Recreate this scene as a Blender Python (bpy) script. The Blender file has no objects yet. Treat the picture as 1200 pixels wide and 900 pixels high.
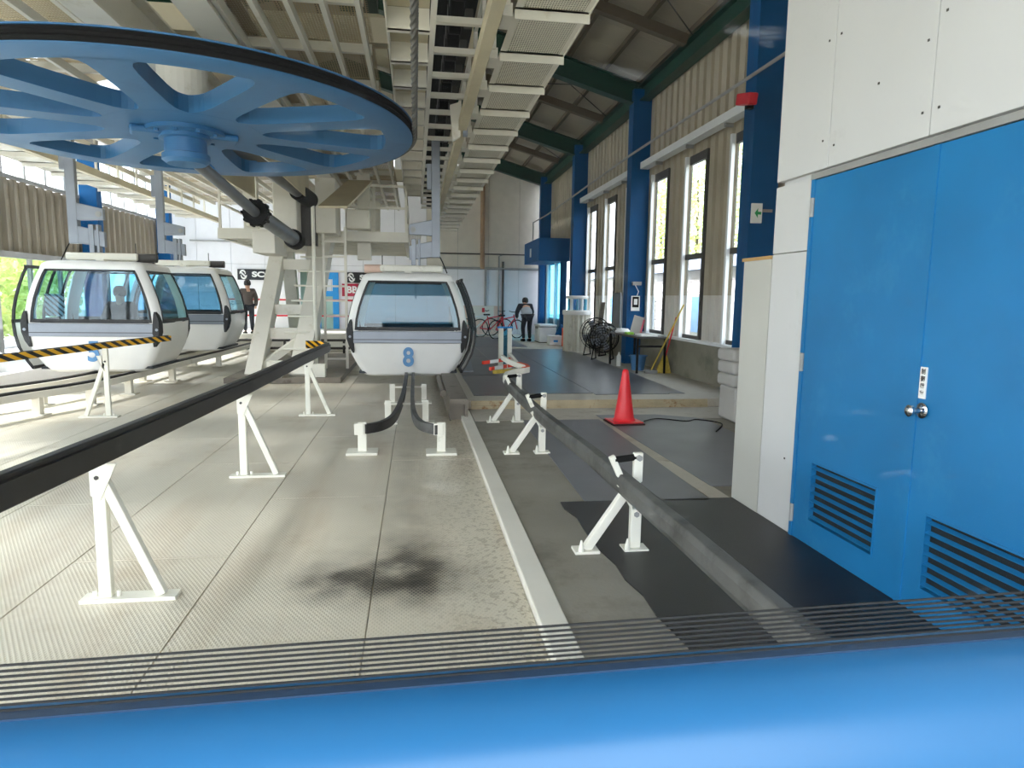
import bpy, math, random
from mathutils import Vector, Matrix
random.seed(7)
PI = math.pi
SC = bpy.context.scene
COL = SC.collection

# ------------------------------------------------------------------ camera, sky, exposure
cam_d = bpy.data.cameras.new('camera'); cam = bpy.data.objects.new('camera', cam_d); COL.objects.link(cam)
cam_d.sensor_width = 36.0; cam_d.lens = 790.0 / 1200.0 * 36.0; cam_d.clip_start = 0.02; cam_d.clip_end = 400
_r = Vector((0.99001, -0.14043, 0.01295)); _u = Vector((0.00518, 0.128, 0.99176)); _f = Vector((0.14093, 0.98178, -0.12745))
_m = Matrix((( _r.x, _u.x, -_f.x), (_r.y, _u.y, -_f.y), (_r.z, _u.z, -_f.z))).to_4x4()
_m.translation = Vector((0, 0, 1.6)); cam.matrix_world = _m
SC.camera = cam

W = bpy.data.worlds.new('overcast_sky'); SC.world = W; W.use_nodes = True
nt = W.node_tree; nt.nodes.clear()
_o = nt.nodes.new('ShaderNodeOutputWorld'); _b = nt.nodes.new('ShaderNodeBackground')
_tc = nt.nodes.new('ShaderNodeTexCoord'); _sep = nt.nodes.new('ShaderNodeSeparateXYZ'); _rp = nt.nodes.new('ShaderNodeValToRGB')
nt.links.new(_tc.outputs['Generated'], _sep.inputs[0]); nt.links.new(_sep.outputs['Z'], _rp.inputs[0])
_rp.color_ramp.elements[0].position = 0.0; _rp.color_ramp.elements[0].color = (0.93, 0.97, 1.0, 1)
_rp.color_ramp.elements[1].position = 0.8; _rp.color_ramp.elements[1].color = (0.78, 0.89, 1.0, 1)
nt.links.new(_rp.outputs[0], _b.inputs[0]); _b.inputs[1].default_value = 1.0
nt.links.new(_b.outputs[0], _o.inputs[0])

sun_d = bpy.data.lights.new('sun', 'SUN'); sun_d.energy = 3.0; sun_d.angle = math.radians(12); sun_d.color = (1.0, 0.98, 0.96)
sun = bpy.data.objects.new('sun', sun_d); COL.objects.link(sun); sun.rotation_euler = Vector((0.58, -0.10, -0.81)).to_track_quat('-Z', 'Y').to_euler()

SC.view_settings.view_transform = 'Standard'; SC.view_settings.look = 'None'
SC.view_settings.gamma = 1.0; SC.view_settings.use_curve_mapping = False
SC.view_settings.exposure = 2.65
try:
    SC.cycles.use_denoising = True
    SC.cycles.max_bounces = 10; SC.cycles.diffuse_bounces = 6; SC.cycles.glossy_bounces = 3
    SC.cycles.transparent_max_bounces = 16; SC.cycles.caustics_reflective = False; SC.cycles.caustics_refractive = False
except Exception:
    pass

# ------------------------------------------------------------------ materials
def lin(c):
    return tuple(((x / 255.0) / 12.92 if x / 255.0 <= 0.04045 else ((x / 255.0 + 0.055) / 1.055) ** 2.4) for x in c)
MATS = {}
def mat(name, rgb, rough=0.6, metal=0.0, var=0.12, scale=3.0, bump=0.0, bscale=40.0, spec=0.5, dark=None, dscale=1.2, dlo=0.52, dhi=0.72):
    m = bpy.data.materials.new(name); m.use_nodes = True; N = m.node_tree.nodes; L = m.node_tree.links
    p = N['Principled BSDF']; p.inputs['Roughness'].default_value = rough; p.inputs['Metallic'].default_value = metal
    p.inputs['Specular IOR Level'].default_value = spec
    g = N.new('ShaderNodeNewGeometry'); n = N.new('ShaderNodeTexNoise'); n.inputs['Scale'].default_value = scale; n.inputs['Detail'].default_value = 6
    L.new(g.outputs['Position'], n.inputs['Vector'])
    r = N.new('ShaderNodeValToRGB'); c = lin(rgb)
    r.color_ramp.elements[0].position = 0.3; r.color_ramp.elements[1].position = 0.7
    r.color_ramp.elements[0].color = tuple(x * (1 - var) for x in c) + (1,); r.color_ramp.elements[1].color = tuple(min(1, x * (1 + var * 0.6)) for x in c) + (1,)
    L.new(n.outputs['Fac'], r.inputs[0]); out = r.outputs[0]
    if dark:
        n2 = N.new('ShaderNodeTexNoise'); n2.inputs['Scale'].default_value = dscale; n2.inputs['Detail'].default_value = 9; n2.inputs['Roughness'].default_value = 0.7
        L.new(g.outputs['Position'], n2.inputs['Vector'])
        r2 = N.new('ShaderNodeValToRGB'); r2.color_ramp.elements[0].position = dlo; r2.color_ramp.elements[1].position = dhi
        r2.color_ramp.elements[0].color = (0, 0, 0, 1); r2.color_ramp.elements[1].color = (1, 1, 1, 1)
        L.new(n2.outputs['Fac'], r2.inputs[0])
        mx = N.new('ShaderNodeMix'); mx.data_type = 'RGBA'; L.new(r2.outputs[0], mx.inputs[0]); L.new(out, mx.inputs[6]); mx.inputs[7].default_value = lin(dark) + (1,)
        out = mx.outputs[2]
    L.new(out, p.inputs['Base Color'])
    if bump:
        b = N.new('ShaderNodeBump'); b.inputs['Strength'].default_value = bump; b.inputs['Distance'].default_value = 0.01
        n3 = N.new('ShaderNodeTexNoise'); n3.inputs['Scale'].default_value = bscale; n3.inputs['Detail'].default_value = 4
        L.new(g.outputs['Position'], n3.inputs['Vector']); L.new(n3.outputs['Fac'], b.inputs['Height']); L.new(b.outputs[0], p.inputs['Normal'])
    MATS[name] = m
    return m

def glass(name, tint, gloss=0.06, rough=0.02, fres=1.33):
    m = bpy.data.materials.new(name); m.use_nodes = True; N = m.node_tree.nodes; L = m.node_tree.links
    N.remove(N['Principled BSDF']); o = N['Material Output']
    t = N.new('ShaderNodeBsdfTransparent'); t.inputs[0].default_value = tuple(tint) + (1,)
    g = N.new('ShaderNodeBsdfGlossy'); g.inputs['Roughness'].default_value = rough; g.inputs[0].default_value = (0.9, 0.97, 1, 1)
    lw = N.new('ShaderNodeLayerWeight'); lw.inputs[0].default_value = 0.5; pw = N.new('ShaderNodeMath'); pw.operation = 'POWER'; pw.inputs[1].default_value = 5.0; L.new(lw.outputs['Facing'], pw.inputs[0])
    a = N.new('ShaderNodeMath'); a.operation = 'MULTIPLY_ADD'; a.inputs[1].default_value = 0.5; a.inputs[2].default_value = gloss; a.use_clamp = True
    L.new(pw.outputs[0], a.inputs[0]); mx = N.new('ShaderNodeMixShader')
    L.new(a.outputs[0], mx.inputs[0]); L.new(t.outputs[0], mx.inputs[1]); L.new(g.outputs[0], mx.inputs[2]); L.new(mx.outputs[0], o.inputs[0])
    MATS[name] = m
    return m

def striped(name, c1, c2, k, axis=(1, 1, 1), rough=0.5, duty=0.5):
    m = mat(name, c1, rough); N = m.node_tree.nodes; L = m.node_tree.links; p = N['Principled BSDF']
    tc = N.new('ShaderNodeTexCoord'); d = N.new('ShaderNodeVectorMath'); d.operation = 'DOT_PRODUCT'; d.inputs[1].default_value = axis
    L.new(tc.outputs['Object'], d.inputs[0])
    mu = N.new('ShaderNodeMath'); mu.operation = 'MULTIPLY'; mu.inputs[1].default_value = k; L.new(d.outputs['Value'], mu.inputs[0])
    fr = N.new('ShaderNodeMath'); fr.operation = 'FRACT'; L.new(mu.outputs[0], fr.inputs[0])
    gt = N.new('ShaderNodeMath'); gt.operation = 'GREATER_THAN'; gt.inputs[1].default_value = duty; L.new(fr.outputs[0], gt.inputs[0])
    mx = N.new('ShaderNodeMix'); mx.data_type = 'RGBA'; L.new(gt.outputs[0], mx.inputs[0])
    mx.inputs[6].default_value = lin(c1) + (1,); mx.inputs[7].default_value = lin(c2) + (1,); L.new(mx.outputs[2], p.inputs['Base Color'])
    return m

mat('cream', (226, 222, 211), 0.5, var=0.06, scale=2, dark=(176, 164, 130), dscale=2.2, dlo=0.6, dhi=0.85)
mat('cream_white', (236, 234, 222), 0.45, var=0.05, scale=3, dark=(180, 172, 150), dscale=5, dlo=0.6, dhi=0.8)
mat('tan', (202, 192, 164), 0.6, var=0.12, scale=1.5)
mat('booth_white', (208, 208, 208), 0.55, var=0.03, scale=1.0, dark=(186, 186, 184), dscale=3, dlo=0.62, dhi=0.85)
mat('booth_cream', (192, 191, 184), 0.6, var=0.04, scale=1.5)
mat('door_blue', (26, 116, 174), 0.42, var=0.14, scale=1.6, dark=(52, 132, 182), dscale=2.5, dlo=0.55, dhi=0.8)
mat('door_dark', (20, 26, 32), 0.8)
mat('wheel_blue', (48, 104, 152), 0.45, var=0.10, scale=1.2, dark=(34, 80, 124), dscale=1.5, dlo=0.55, dhi=0.8)
mat('column_blue', (4, 80, 134), 0.55, var=0.15, scale=1.0, spec=0.2)
mat('sky_blue', (30, 150, 225), 0.5, var=0.1)
mat('sill_blue', (38, 104, 156), 0.3, var=0.06, scale=4)
mat('green', (6, 62, 48), 0.45, var=0.15)
mat('purlin', (104, 92, 76), 0.6)
mat('roof_sheet', (178, 168, 150), 0.7, var=0.12, scale=0.8)
mat('corr_upper', (176, 166, 146), 0.6, var=0.14, scale=1.2)
mat('corr_lower', (214, 210, 202), 0.6, var=0.06, scale=1.5)
mat('corr_left', (150, 140, 124), 0.6, var=0.14, scale=1.2)
mat('concrete', (142, 137, 126), 0.75, var=0.16, scale=1.6, bump=0.25, dark=(100, 94, 84), dscale=1.4, dlo=0.5, dhi=0.75)
mat('concrete_light', (190, 184, 172), 0.7, var=0.12, scale=2, bump=0.2, dark=(150, 140, 124), dscale=2)
mat('dado', (140, 136, 122), 0.85, var=0.2, scale=1.4, bump=0.3, dark=(108, 108, 94), dscale=1.2)
mat('rubber_black', (32, 30, 31), 0.42, var=0.3, scale=3, bump=0.25, bscale=160)
mat('rubber_grey', (116, 116, 121), 0.5, var=0.12, scale=2, bump=0.12, bscale=120)
mat('rubber_dark', (80, 80, 84), 0.32, var=0.2, scale=1.4, bump=0.12, bscale=90)
mat('rail_black', (34, 32, 32), 0.45, var=0.25, scale=8, dark=(80, 78, 76), dscale=6, dlo=0.6, dhi=0.8)
mat('rail_grey', (92, 92, 90), 0.5, var=0.2, scale=4, dark=(54, 54, 52), dscale=3, dlo=0.45, dhi=0.65)
mat('black', (14, 14, 15), 0.6, spec=0.2)
mat('tyre', (18, 18, 19), 0.8, spec=0.15)
mat('grey_steel', (140, 146, 156), 0.4, 0.3, var=0.12)
mat('rope_steel', (104, 102, 98), 0.5, 0.3)
mat('shaft_grey', (122, 124, 128), 0.38, 0.4, var=0.15, scale=4)
mat('chrome', (200, 200, 205), 0.12, 1.0, var=0.03)
mat('rusty', (190, 176, 146), 0.7, var=0.15, scale=5, dark=(142, 92, 48), dscale=9, dlo=0.55, dhi=0.68)
mat('worn_steel', (128, 120, 110), 0.6, 0.2, var=0.2, scale=4, dark=(70, 60, 52), dscale=4)
mat('cabin_white', (236, 236, 234), 0.25, var=0.03)
mat('cabin_band', (134, 140, 150), 0.35, 0.3, var=0.08)
mat('gasket', (18, 20, 24), 0.5)
mat('gasket_slate', (40, 66, 96), 0.5)
mat('seat_dark', (50, 54, 60), 0.8)
mat('number_blue', (84, 138, 188), 0.5, var=0.05)
mat('cone_red', (236, 40, 52), 0.35, var=0.05)
mat('cone_base', (60, 22, 26), 0.6)
mat('red', (206, 34, 50), 0.5)
mat('orange', (232, 92, 44), 0.5)
mat('wall_white', (236, 235, 238), 0.65, var=0.03)
mat('wall_cream', (214, 206, 192), 0.7, var=0.06)
mat('wall_pink', (226, 196, 180), 0.7, var=0.05)
mat('frame_white', (226, 228, 230), 0.4, var=0.03)
mat('frame_grey', (150, 150, 148), 0.5)
mat('frame_dark', (62, 60, 58), 0.5)
mat('paper', (238, 238, 236), 0.7, var=0.02)
mat('skin', (214, 168, 140), 0.6)
mat('cloth_grey', (176, 182, 190), 0.8)
mat('cloth_dark', (34, 38, 48), 0.85)
mat('cloth_brown', (92, 84, 80), 0.85)
mat('hair', (30, 26, 24), 0.7)
mat('wood', (186, 150, 96), 0.6, var=0.15)
mat('straw', (196, 170, 74), 0.8, var=0.2, scale=20)
mat('bucket_blue', (84, 134, 186), 0.45)
mat('box_white', (226, 228, 230), 0.5)
mat('pad_grey', (190, 188, 184), 0.8, var=0.08)
mat('fan_grey', (110, 112, 116), 0.5, 0.3)
mat('pink', (232, 110, 130), 0.5)
mat('lime', (160, 220, 70), 0.5)
mat('drum', (214, 210, 196), 0.55, var=0.08, dark=(176, 168, 146), dscale=4)
mat('banner', (34, 36, 42), 0.6)
mat('sign_red', (176, 30, 62), 0.6)
mat('exit_green', (30, 160, 90), 0.5)
mat('cardboard', (196, 176, 150), 0.8)
mat('ground_grey', (126, 126, 108), 0.9, var=0.3, scale=0.8)  # outside ground, greyed to cut green light bouncing into the hall
mat('bark', (82, 66, 50), 0.9)
mat('outer_wall', (222, 214, 216), 0.8)
mat('outer_roof', (120, 128, 150), 0.7)
mat('brown_panel', (150, 120, 90), 0.6)
mat('mint', (164, 196, 186), 0.6)
striped('hazard', (236, 178, 30), (24, 22, 22), 9.0, (0.94, 0.34, 1.2))
striped('rack_check', (238, 240, 240), (70, 74, 78), 11.0, (1, 0, 1), duty=0.6)
striped('tape_orange', (240, 240, 238), (236, 66, 40), 2.2, (1, 0, 0), duty=0.4)
glass('glass_cabin', (0.30, 0.50, 0.62), 0.05)
glass('glass_side', (0.62, 0.82, 0.80), 0.06)
glass('glass_window', (0.93, 0.95, 0.95), 0.02)
glass('glass_blue', (0.40, 0.74, 0.86), 0.04)

# leaves: diffuse + translucent
m = bpy.data.materials.new('leaf'); m.use_nodes = True; N = m.node_tree.nodes; L = m.node_tree.links
N.remove(N['Principled BSDF']); _d = N.new('ShaderNodeBsdfDiffuse'); _t = N.new('ShaderNodeBsdfTranslucent'); _x = N.new('ShaderNodeMixShader')
_n = N.new('ShaderNodeTexNoise'); _n.inputs['Scale'].default_value = 1.3; _g = N.new('ShaderNodeNewGeometry'); L.new(_g.outputs['Position'], _n.inputs['Vector'])
_c = N.new('ShaderNodeValToRGB'); _c.color_ramp.elements[0].color = lin((156, 180, 92)) + (1,); _c.color_ramp.elements[1].color = lin((220, 228, 160)) + (1,)
_c.color_ramp.elements[0].position = 0.35; _c.color_ramp.elements[1].position = 0.65
L.new(_n.outputs['Fac'], _c.inputs[0]); L.new(_c.outputs[0], _d.inputs[0]); L.new(_c.outputs[0], _t.inputs[0]); _x.inputs[0].default_value = 0.5
L.new(_d.outputs[0], _x.inputs[1]); L.new(_t.outputs[0], _x.inputs[2]); L.new(_x.outputs[0], N['Material Output'].inputs[0]); MATS['leaf'] = m

def mathn(N, L, op, a, b=None, c=None):
    n = N.new('ShaderNodeMath'); n.operation = op
    for i, v in enumerate((a, b, c)):
        if v is None: continue
        if isinstance(v, (int, float)): n.inputs[i].default_value = v
        else: L.new(v, n.inputs[i])
    return n.outputs[0]

def tread_floor():
    """painted steel tread plate: rows of small raised lozenges, worn brown streaks, oil stains with a shape of their own"""
    m = mat('tread', (214, 206, 188), 0.36, var=0.08, scale=1.1, dark=(170, 150, 122), dscale=0.9, dlo=0.55, dhi=0.85)
    N = m.node_tree.nodes; L = m.node_tree.links; p = N['Principled BSDF']
    base = p.inputs['Base Color'].links[0].from_socket
    g = N.new('ShaderNodeNewGeometry'); s = N.new('ShaderNodeSeparateXYZ'); L.new(g.outputs['Position'], s.inputs[0])
    x, y = s.outputs['X'], s.outputs['Y']
    k = 2 * PI / 0.024
    u = mathn(N, L, 'SINE', mathn(N, L, 'MULTIPLY', mathn(N, L, 'MULTIPLY_ADD', y, 0.62, x), k))
    v = mathn(N, L, 'SINE', mathn(N, L, 'MULTIPLY', mathn(N, L, 'MULTIPLY_ADD', y, -0.62, x), k))
    h = mathn(N, L, 'MAXIMUM', u, v)
    hs = mathn(N, L, 'SMOOTH_MIN', h, 0.9, 0.2)
    b = N.new('ShaderNodeBump'); b.inputs['Strength'].default_value = 0.35; b.inputs['Distance'].default_value = 0.003; L.new(hs, b.inputs['Height']); L.new(b.outputs[0], p.inputs['Normal'])
    # grime sits between the lozenges
    lo = mathn(N, L, 'LESS_THAN', h, 0.05); lo = mathn(N, L, 'MULTIPLY', lo, 0.10)
    mx = N.new('ShaderNodeMix'); mx.data_type = 'RGBA'; L.new(lo, mx.inputs[0]); L.new(base, mx.inputs[6]); mx.inputs[7].default_value = lin((120, 110, 92)) + (1,)
    # long brown wheel streaks
    nz = N.new('ShaderNodeTexNoise'); nz.inputs['Scale'].default_value = 1.0; nz.inputs['Detail'].default_value = 5
    mp = N.new('ShaderNodeMapping'); mp.inputs['Scale'].default_value = (3.0, 0.35, 1); L.new(g.outputs['Position'], mp.inputs[0]); L.new(mp.outputs[0], nz.inputs['Vector'])
    st = N.new('ShaderNodeMapRange'); st.inputs[1].default_value = 0.5; st.inputs[2].default_value = 0.75; L.new(nz.outputs['Fac'], st.inputs[0])
    m2 = N.new('ShaderNodeMix'); m2.data_type = 'RGBA'; L.new(mathn(N, L, 'MULTIPLY', st.outputs[0], 0.4), m2.inputs[0]); L.new(mx.outputs[2], m2.inputs[6]); m2.inputs[7].default_value = lin((166, 140, 112)) + (1,)
    # oil stains
    n5 = N.new('ShaderNodeTexNoise'); n5.inputs['Scale'].default_value = 5; n5.inputs['Detail'].default_value = 6; L.new(g.outputs['Position'], n5.inputs['Vector'])
    tot = None
    for (cx, cy, rx, ry, a) in ((-0.46, 3.80, 0.24, 0.24, 1.6), (-0.06, 3.82, 0.22, 0.34, 1.6), (0.02, 4.3, 0.2, 0.5, 0.55), (-0.1, 5.3, 0.16, 1.1, 0.42), (0.22, 3.75, 0.28, 0.3, 0.6), (-0.3, 4.1, 0.5, 0.5, 0.4), (-0.05, 7.0, 0.2, 1.0, 0.3), (-0.5, 8.2, 0.5, 0.25, 0.4)):
        dx = mathn(N, L, 'MULTIPLY', mathn(N, L, 'SUBTRACT', x, cx), 1 / rx); dy = mathn(N, L, 'MULTIPLY', mathn(N, L, 'SUBTRACT', y, cy), 1 / ry)
        rr = mathn(N, L, 'ADD', mathn(N, L, 'MULTIPLY', dx, dx), mathn(N, L, 'MULTIPLY', dy, dy))
        e = mathn(N, L, 'MULTIPLY', mathn(N, L, 'POWER', 2.718, mathn(N, L, 'MULTIPLY', rr, -1.0)), a)
        tot = e if tot is None else mathn(N, L, 'ADD', tot, e)
    tot = mathn(N, L, 'MULTIPLY', tot, mathn(N, L, 'MULTIPLY_ADD', n5.outputs['Fac'], 2.2, -0.25)); tot = mathn(N, L, 'MULTIPLY', tot, mathn(N, L, 'MULTIPLY_ADD', mathn(N, L, 'MAXIMUM', h, 0.0), -0.45, 1.1))
    mr = N.new('ShaderNodeMapRange'); mr.inputs[1].default_value = 0.12; mr.inputs[2].default_value = 1.6; mr.inputs[4].default_value = 0.94; L.new(tot, mr.inputs[0])
    m3 = N.new('ShaderNodeMix'); m3.data_type = 'RGBA'; L.new(mr.outputs[0], m3.inputs[0]); L.new(m2.outputs[2], m3.inputs[6]); m3.inputs[7].default_value = lin((28, 25, 24)) + (1,)
    # grit and debris gathered along the curb
    n6 = N.new('ShaderNodeTexNoise'); n6.inputs['Scale'].default_value = 34; n6.inputs['Detail'].default_value = 5; L.new(g.outputs['Position'], n6.inputs['Vector'])
    cu = N.new('ShaderNodeMapRange'); cu.inputs[1].default_value = -0.15; cu.inputs[2].default_value = 0.55; L.new(x, cu.inputs[0])
    gr = mathn(N, L, 'MULTIPLY', cu.outputs[0], mathn(N, L, 'GREATER_THAN', n6.outputs['Fac'], 0.56)); gr = mathn(N, L, 'MULTIPLY', gr, 0.42)
    m4 = N.new('ShaderNodeMix'); m4.data_type = 'RGBA'; L.new(gr, m4.inputs[0]); L.new(m3.outputs[2], m4.inputs[6]); m4.inputs[7].default_value = lin((112, 98, 66)) + (1,)
    L.new(m4.outputs[2], p.inputs['Base Color'])
    return m
tread_floor()

def grid_material(name, rgb, rgb2, pitch, fill=0.55, hole=1.0):
    m = mat(name, rgb, 0.6); N = m.node_tree.nodes; L = m.node_tree.links; p = N['Principled BSDF']
    g = N.new('ShaderNodeNewGeometry'); s = N.new('ShaderNodeSeparateXYZ'); L.new(g.outputs['Position'], s.inputs[0])
    a = mathn(N, L, 'LESS_THAN', mathn(N, L, 'FRACT', mathn(N, L, 'MULTIPLY', s.outputs['X'], 1 / pitch)), fill)
    b = mathn(N, L, 'LESS_THAN', mathn(N, L, 'FRACT', mathn(N, L, 'MULTIPLY', s.outputs['Y'], 1 / (pitch * 1.6))), fill)
    f = mathn(N, L, 'MULTIPLY', a, b); mx = N.new('ShaderNodeMix'); mx.data_type = 'RGBA'; L.new(f, mx.inputs[0])
    mx.inputs[6].default_value = lin(rgb) + (1,); mx.inputs[7].default_value = lin(rgb2) + (1,); L.new(mx.outputs[2], p.inputs['Base Color'])
    tr = N.new('ShaderNodeBsdfTransparent'); ms = N.new('ShaderNodeMixShader'); L.new(mathn(N, L, 'MULTIPLY', f, hole), ms.inputs[0]); L.new(p.outputs[0], ms.inputs[1]); L.new(tr.outputs[0], ms.inputs[2]); L.new(ms.outputs[0], N['Material Output'].inputs[0])
grid_material('mesh_light', (226, 222, 208), (128, 124, 116), 0.022, 0.62, 0.7)
grid_material('mesh_brown', (176, 160, 128), (112, 98, 78), 0.03, 0.75, 1.0)

# pane with faint smears
m = bpy.data.materials.new('glass_cab_window'); m.use_nodes = True; N = m.node_tree.nodes; L = m.node_tree.links
N.remove(N['Principled BSDF']); _t = N.new('ShaderNodeBsdfTransparent'); _t.inputs[0].default_value = (0.995, 0.997, 1.0, 1)
_d = N.new('ShaderNodeBsdfDiffuse'); _d.inputs[0].default_value = (0.9, 0.93, 0.95, 1)
_gl = N.new('ShaderNodeBsdfGlossy'); _gl.inputs['Roughness'].default_value = 0.0
_n = N.new('ShaderNodeTexNoise'); _n.inputs['Scale'].default_value = 28; _n.inputs['Detail'].default_value = 3
_mp = N.new('ShaderNodeMapping'); _mp.inputs['Scale'].default_value = (0.5, 1, 1.6); _mp.inputs['Rotation'].default_value = (0, 0.5, 0)
_g = N.new('ShaderNodeNewGeometry'); L.new(_g.outputs['Position'], _mp.inputs[0]); L.new(_mp.outputs[0], _n.inputs['Vector'])
_r = N.new('ShaderNodeMapRange'); _r.inputs[1].default_value = 0.68; _r.inputs[2].default_value = 0.88; _r.inputs[3].default_value = 0.0; _r.inputs[4].default_value = 0.06
L.new(_n.outputs['Fac'], _r.inputs[0]); _x = N.new('ShaderNodeMixShader'); L.new(_r.outputs[0], _x.inputs[0]); L.new(_t.outputs[0], _x.inputs[1]); L.new(_d.outputs[0], _x.inputs[2])
_x2 = N.new('ShaderNodeMixShader'); _x2.inputs[0].default_value = 0.0006; L.new(_x.outputs[0], _x2.inputs[1]); L.new(_gl.outputs[0], _x2.inputs[2]); L.new(_x2.outputs[0], N['Material Output'].inputs[0]); MATS['glass_cab_window'] = m

# ------------------------------------------------------------------ mesh helpers
class MB:
    def __init__(s): s.v = []; s.f = []
    def add(s, v, f):
        o = len(s.v); s.v += [tuple(p) for p in v]; s.f += [tuple(i + o for i in q) for q in f]; return s
    def box(s, x0, x1, y0, y1, z0, z1):
        v = [(x0, y0, z0), (x1, y0, z0), (x1, y1, z0), (x0, y1, z0), (x0, y0, z1), (x1, y0, z1), (x1, y1, z1), (x0, y1, z1)]
        return s.add(v, [(3, 2, 1, 0), (4, 5, 6, 7), (0, 1, 5, 4), (1, 2, 6, 5), (2, 3, 7, 6), (3, 0, 4, 7)])
    def beam(s, a, b, w, h, up=(0, 0, 1)):
        a = Vector(a); b = Vector(b); d = (b - a).normalized(); u = Vector(up)
        if abs(d.dot(u)) > 0.98: u = Vector((0, 1, 0))
        sd = d.cross(u).normalized(); uu = sd.cross(d).normalized(); v = []
        for p in (a, b):
            for i, j in ((-1, -1), (1, -1), (1, 1), (-1, 1)): v.append(p + sd * (i * w / 2) + uu * (j * h / 2))
        return s.add(v, [(3, 2, 1, 0), (4, 5, 6, 7), (0, 1, 5, 4), (1, 2, 6, 5), (2, 3, 7, 6), (3, 0, 4, 7)])
    def tube(s, pts, r, n=10, cap=True):
        pts = [Vector(p) for p in pts]; v = []; f = []; u = None
        for i, p in enumerate(pts):
            d = ((pts[min(i + 1, len(pts) - 1)] - pts[max(i - 1, 0)])).normalized()
            if u is None:
                u = Vector((0, 0, 1)) if abs(d.z) < 0.9 else Vector((1, 0, 0))
            u = (u - d * u.dot(d)).normalized(); w = d.cross(u); rr = r[i] if isinstance(r, (list, tuple)) else r
            for k in range(n):
                a = 2 * PI * k / n; v.append(p + (u * math.cos(a) + w * math.sin(a)) * rr)
        for i in range(len(pts) - 1):
            for k in range(n):
                f.append((i * n + k, i * n + (k + 1) % n, (i + 1) * n + (k + 1) % n, (i + 1) * n + k))
        if cap: f.append(tuple(range(n - 1, -1, -1))); f.append(tuple(range((len(pts) - 1) * n, len(pts) * n)))
        return s.add(v, f)
    def lathe(s, prof, n=24, c=(0, 0, 0)):
        v = []; f = []
        for r, z in prof:
            for k in range(n):
                a = 2 * PI * k / n; v.append((c[0] + r * math.cos(a), c[1] + r * math.sin(a), c[2] + z))
        for i in range(len(prof) - 1):
            for k in range(n): f.append((i * n + k, i * n + (k + 1) % n, (i + 1) * n + (k + 1) % n, (i + 1) * n + k))
        f.append(tuple(range(n - 1, -1, -1))); f.append(tuple(range((len(prof) - 1) * n, len(prof) * n)))
        return s.add(v, f)
    def prism(s, poly, z0, z1):
        n = len(poly); v = [(x, y, z0) for x, y in poly] + [(x, y, z1) for x, y in poly]
        return s.add(v, [tuple(range(n - 1, -1, -1)), tuple(range(n, 2 * n))] + [(i, (i + 1) % n, n + (i + 1) % n, n + i) for i in range(n)])
    def sweep(s, prof, path):
        """closed profile (side, up) swept along a path; the side axis stays level"""
        path = [Vector(p) for p in path]; n = len(prof); v = []; f = []
        for i, p in enumerate(path):
            d = path[min(i + 1, len(path) - 1)] - path[max(i - 1, 0)]; d.z = 0; d.normalize(); sd = Vector((d.y, -d.x, 0))
            for a, b in prof: v.append(p + sd * a + Vector((0, 0, b)))
        for i in range(len(path) - 1):
            for k in range(n): f.append((i * n + k, i * n + (k + 1) % n, (i + 1) * n + (k + 1) % n, (i + 1) * n + k))
        f.append(tuple(range(n - 1, -1, -1))); f.append(tuple(range((len(path) - 1) * n, len(path) * n)))
        return s.add(v, f)
    def build(s, name, mname, parent=None, bevel=0.0, smooth=False):
        me = bpy.data.meshes.new(name); me.from_pydata(s.v, [], s.f); me.update()
        import bmesh
        bm = bmesh.new(); bm.from_mesh(me); bmesh.ops.recalc_face_normals(bm, faces=bm.faces[:]); bm.to_mesh(me); bm.free()
        if smooth:
            me.shade_smooth()
            try: me.set_sharp_from_angle(angle=math.radians(38))
            except Exception: pass
        me.materials.append(MATS[mname]); o = bpy.data.objects.new(name, me); COL.objects.link(o)
        if parent: o.parent = parent
        if bevel:
            b = o.modifiers.new('bevel', 'BEVEL'); b.width = bevel; b.segments = 2; b.limit_method = 'ANGLE'
        return o

def box(name, mname, x0, x1, y0, y1, z0, z1, parent=None, bevel=0.0):
    return MB().box(x0, x1, y0, y1, z0, z1).build(name, mname, parent, bevel)
def empty(name, loc=(0, 0, 0), rz=0.0, parent=None):
    o = bpy.data.objects.new(name, None); COL.objects.link(o); o.location = loc; o.rotation_euler = (0, 0, rz); o.empty_display_size = 0.1
    if parent: o.parent = parent
    return o
def tag(o, label, cat, group=None, kind=None):
    o['label'] = label; o['category'] = cat
    if group: o['group'] = group
    if kind: o['kind'] = kind
    return o
def struct(o, label=None):
    o['kind'] = 'structure'
    if label: o['label'] = label
    return o
def share(src, loc, name=None, parent=None, rot=None, scale=None):
    c = src.copy(); COL.objects.link(c); c.location = loc
    if parent is not None: c.parent = parent
    if rot: c.rotation_euler = rot
    if scale: c.scale = scale
    return c
def text(name, body, mname, size, loc, rot, parent=None, extrude=0.002, offset=0.0, sx=1.0):
    cu = bpy.data.curves.new(name, 'FONT'); cu.body = body; cu.size = size; cu.extrude = extrude; cu.offset = offset
    cu.align_x = 'CENTER'; cu.align_y = 'CENTER'; cu.materials.append(MATS[mname])
    t_ = bpy.data.objects.new(name + '_curve', cu); COL.objects.link(t_); dg = bpy.context.evaluated_depsgraph_get(); me = bpy.data.meshes.new_from_object(t_.evaluated_get(dg)); bpy.data.objects.remove(t_)
    me.materials.clear(); me.materials.append(MATS[mname]); o = bpy.data.objects.new(name, me); COL.objects.link(o); o.location = loc; o.rotation_euler = rot; o.scale = (sx, 1, 1)
    if parent: o.parent = parent
    return o
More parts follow.
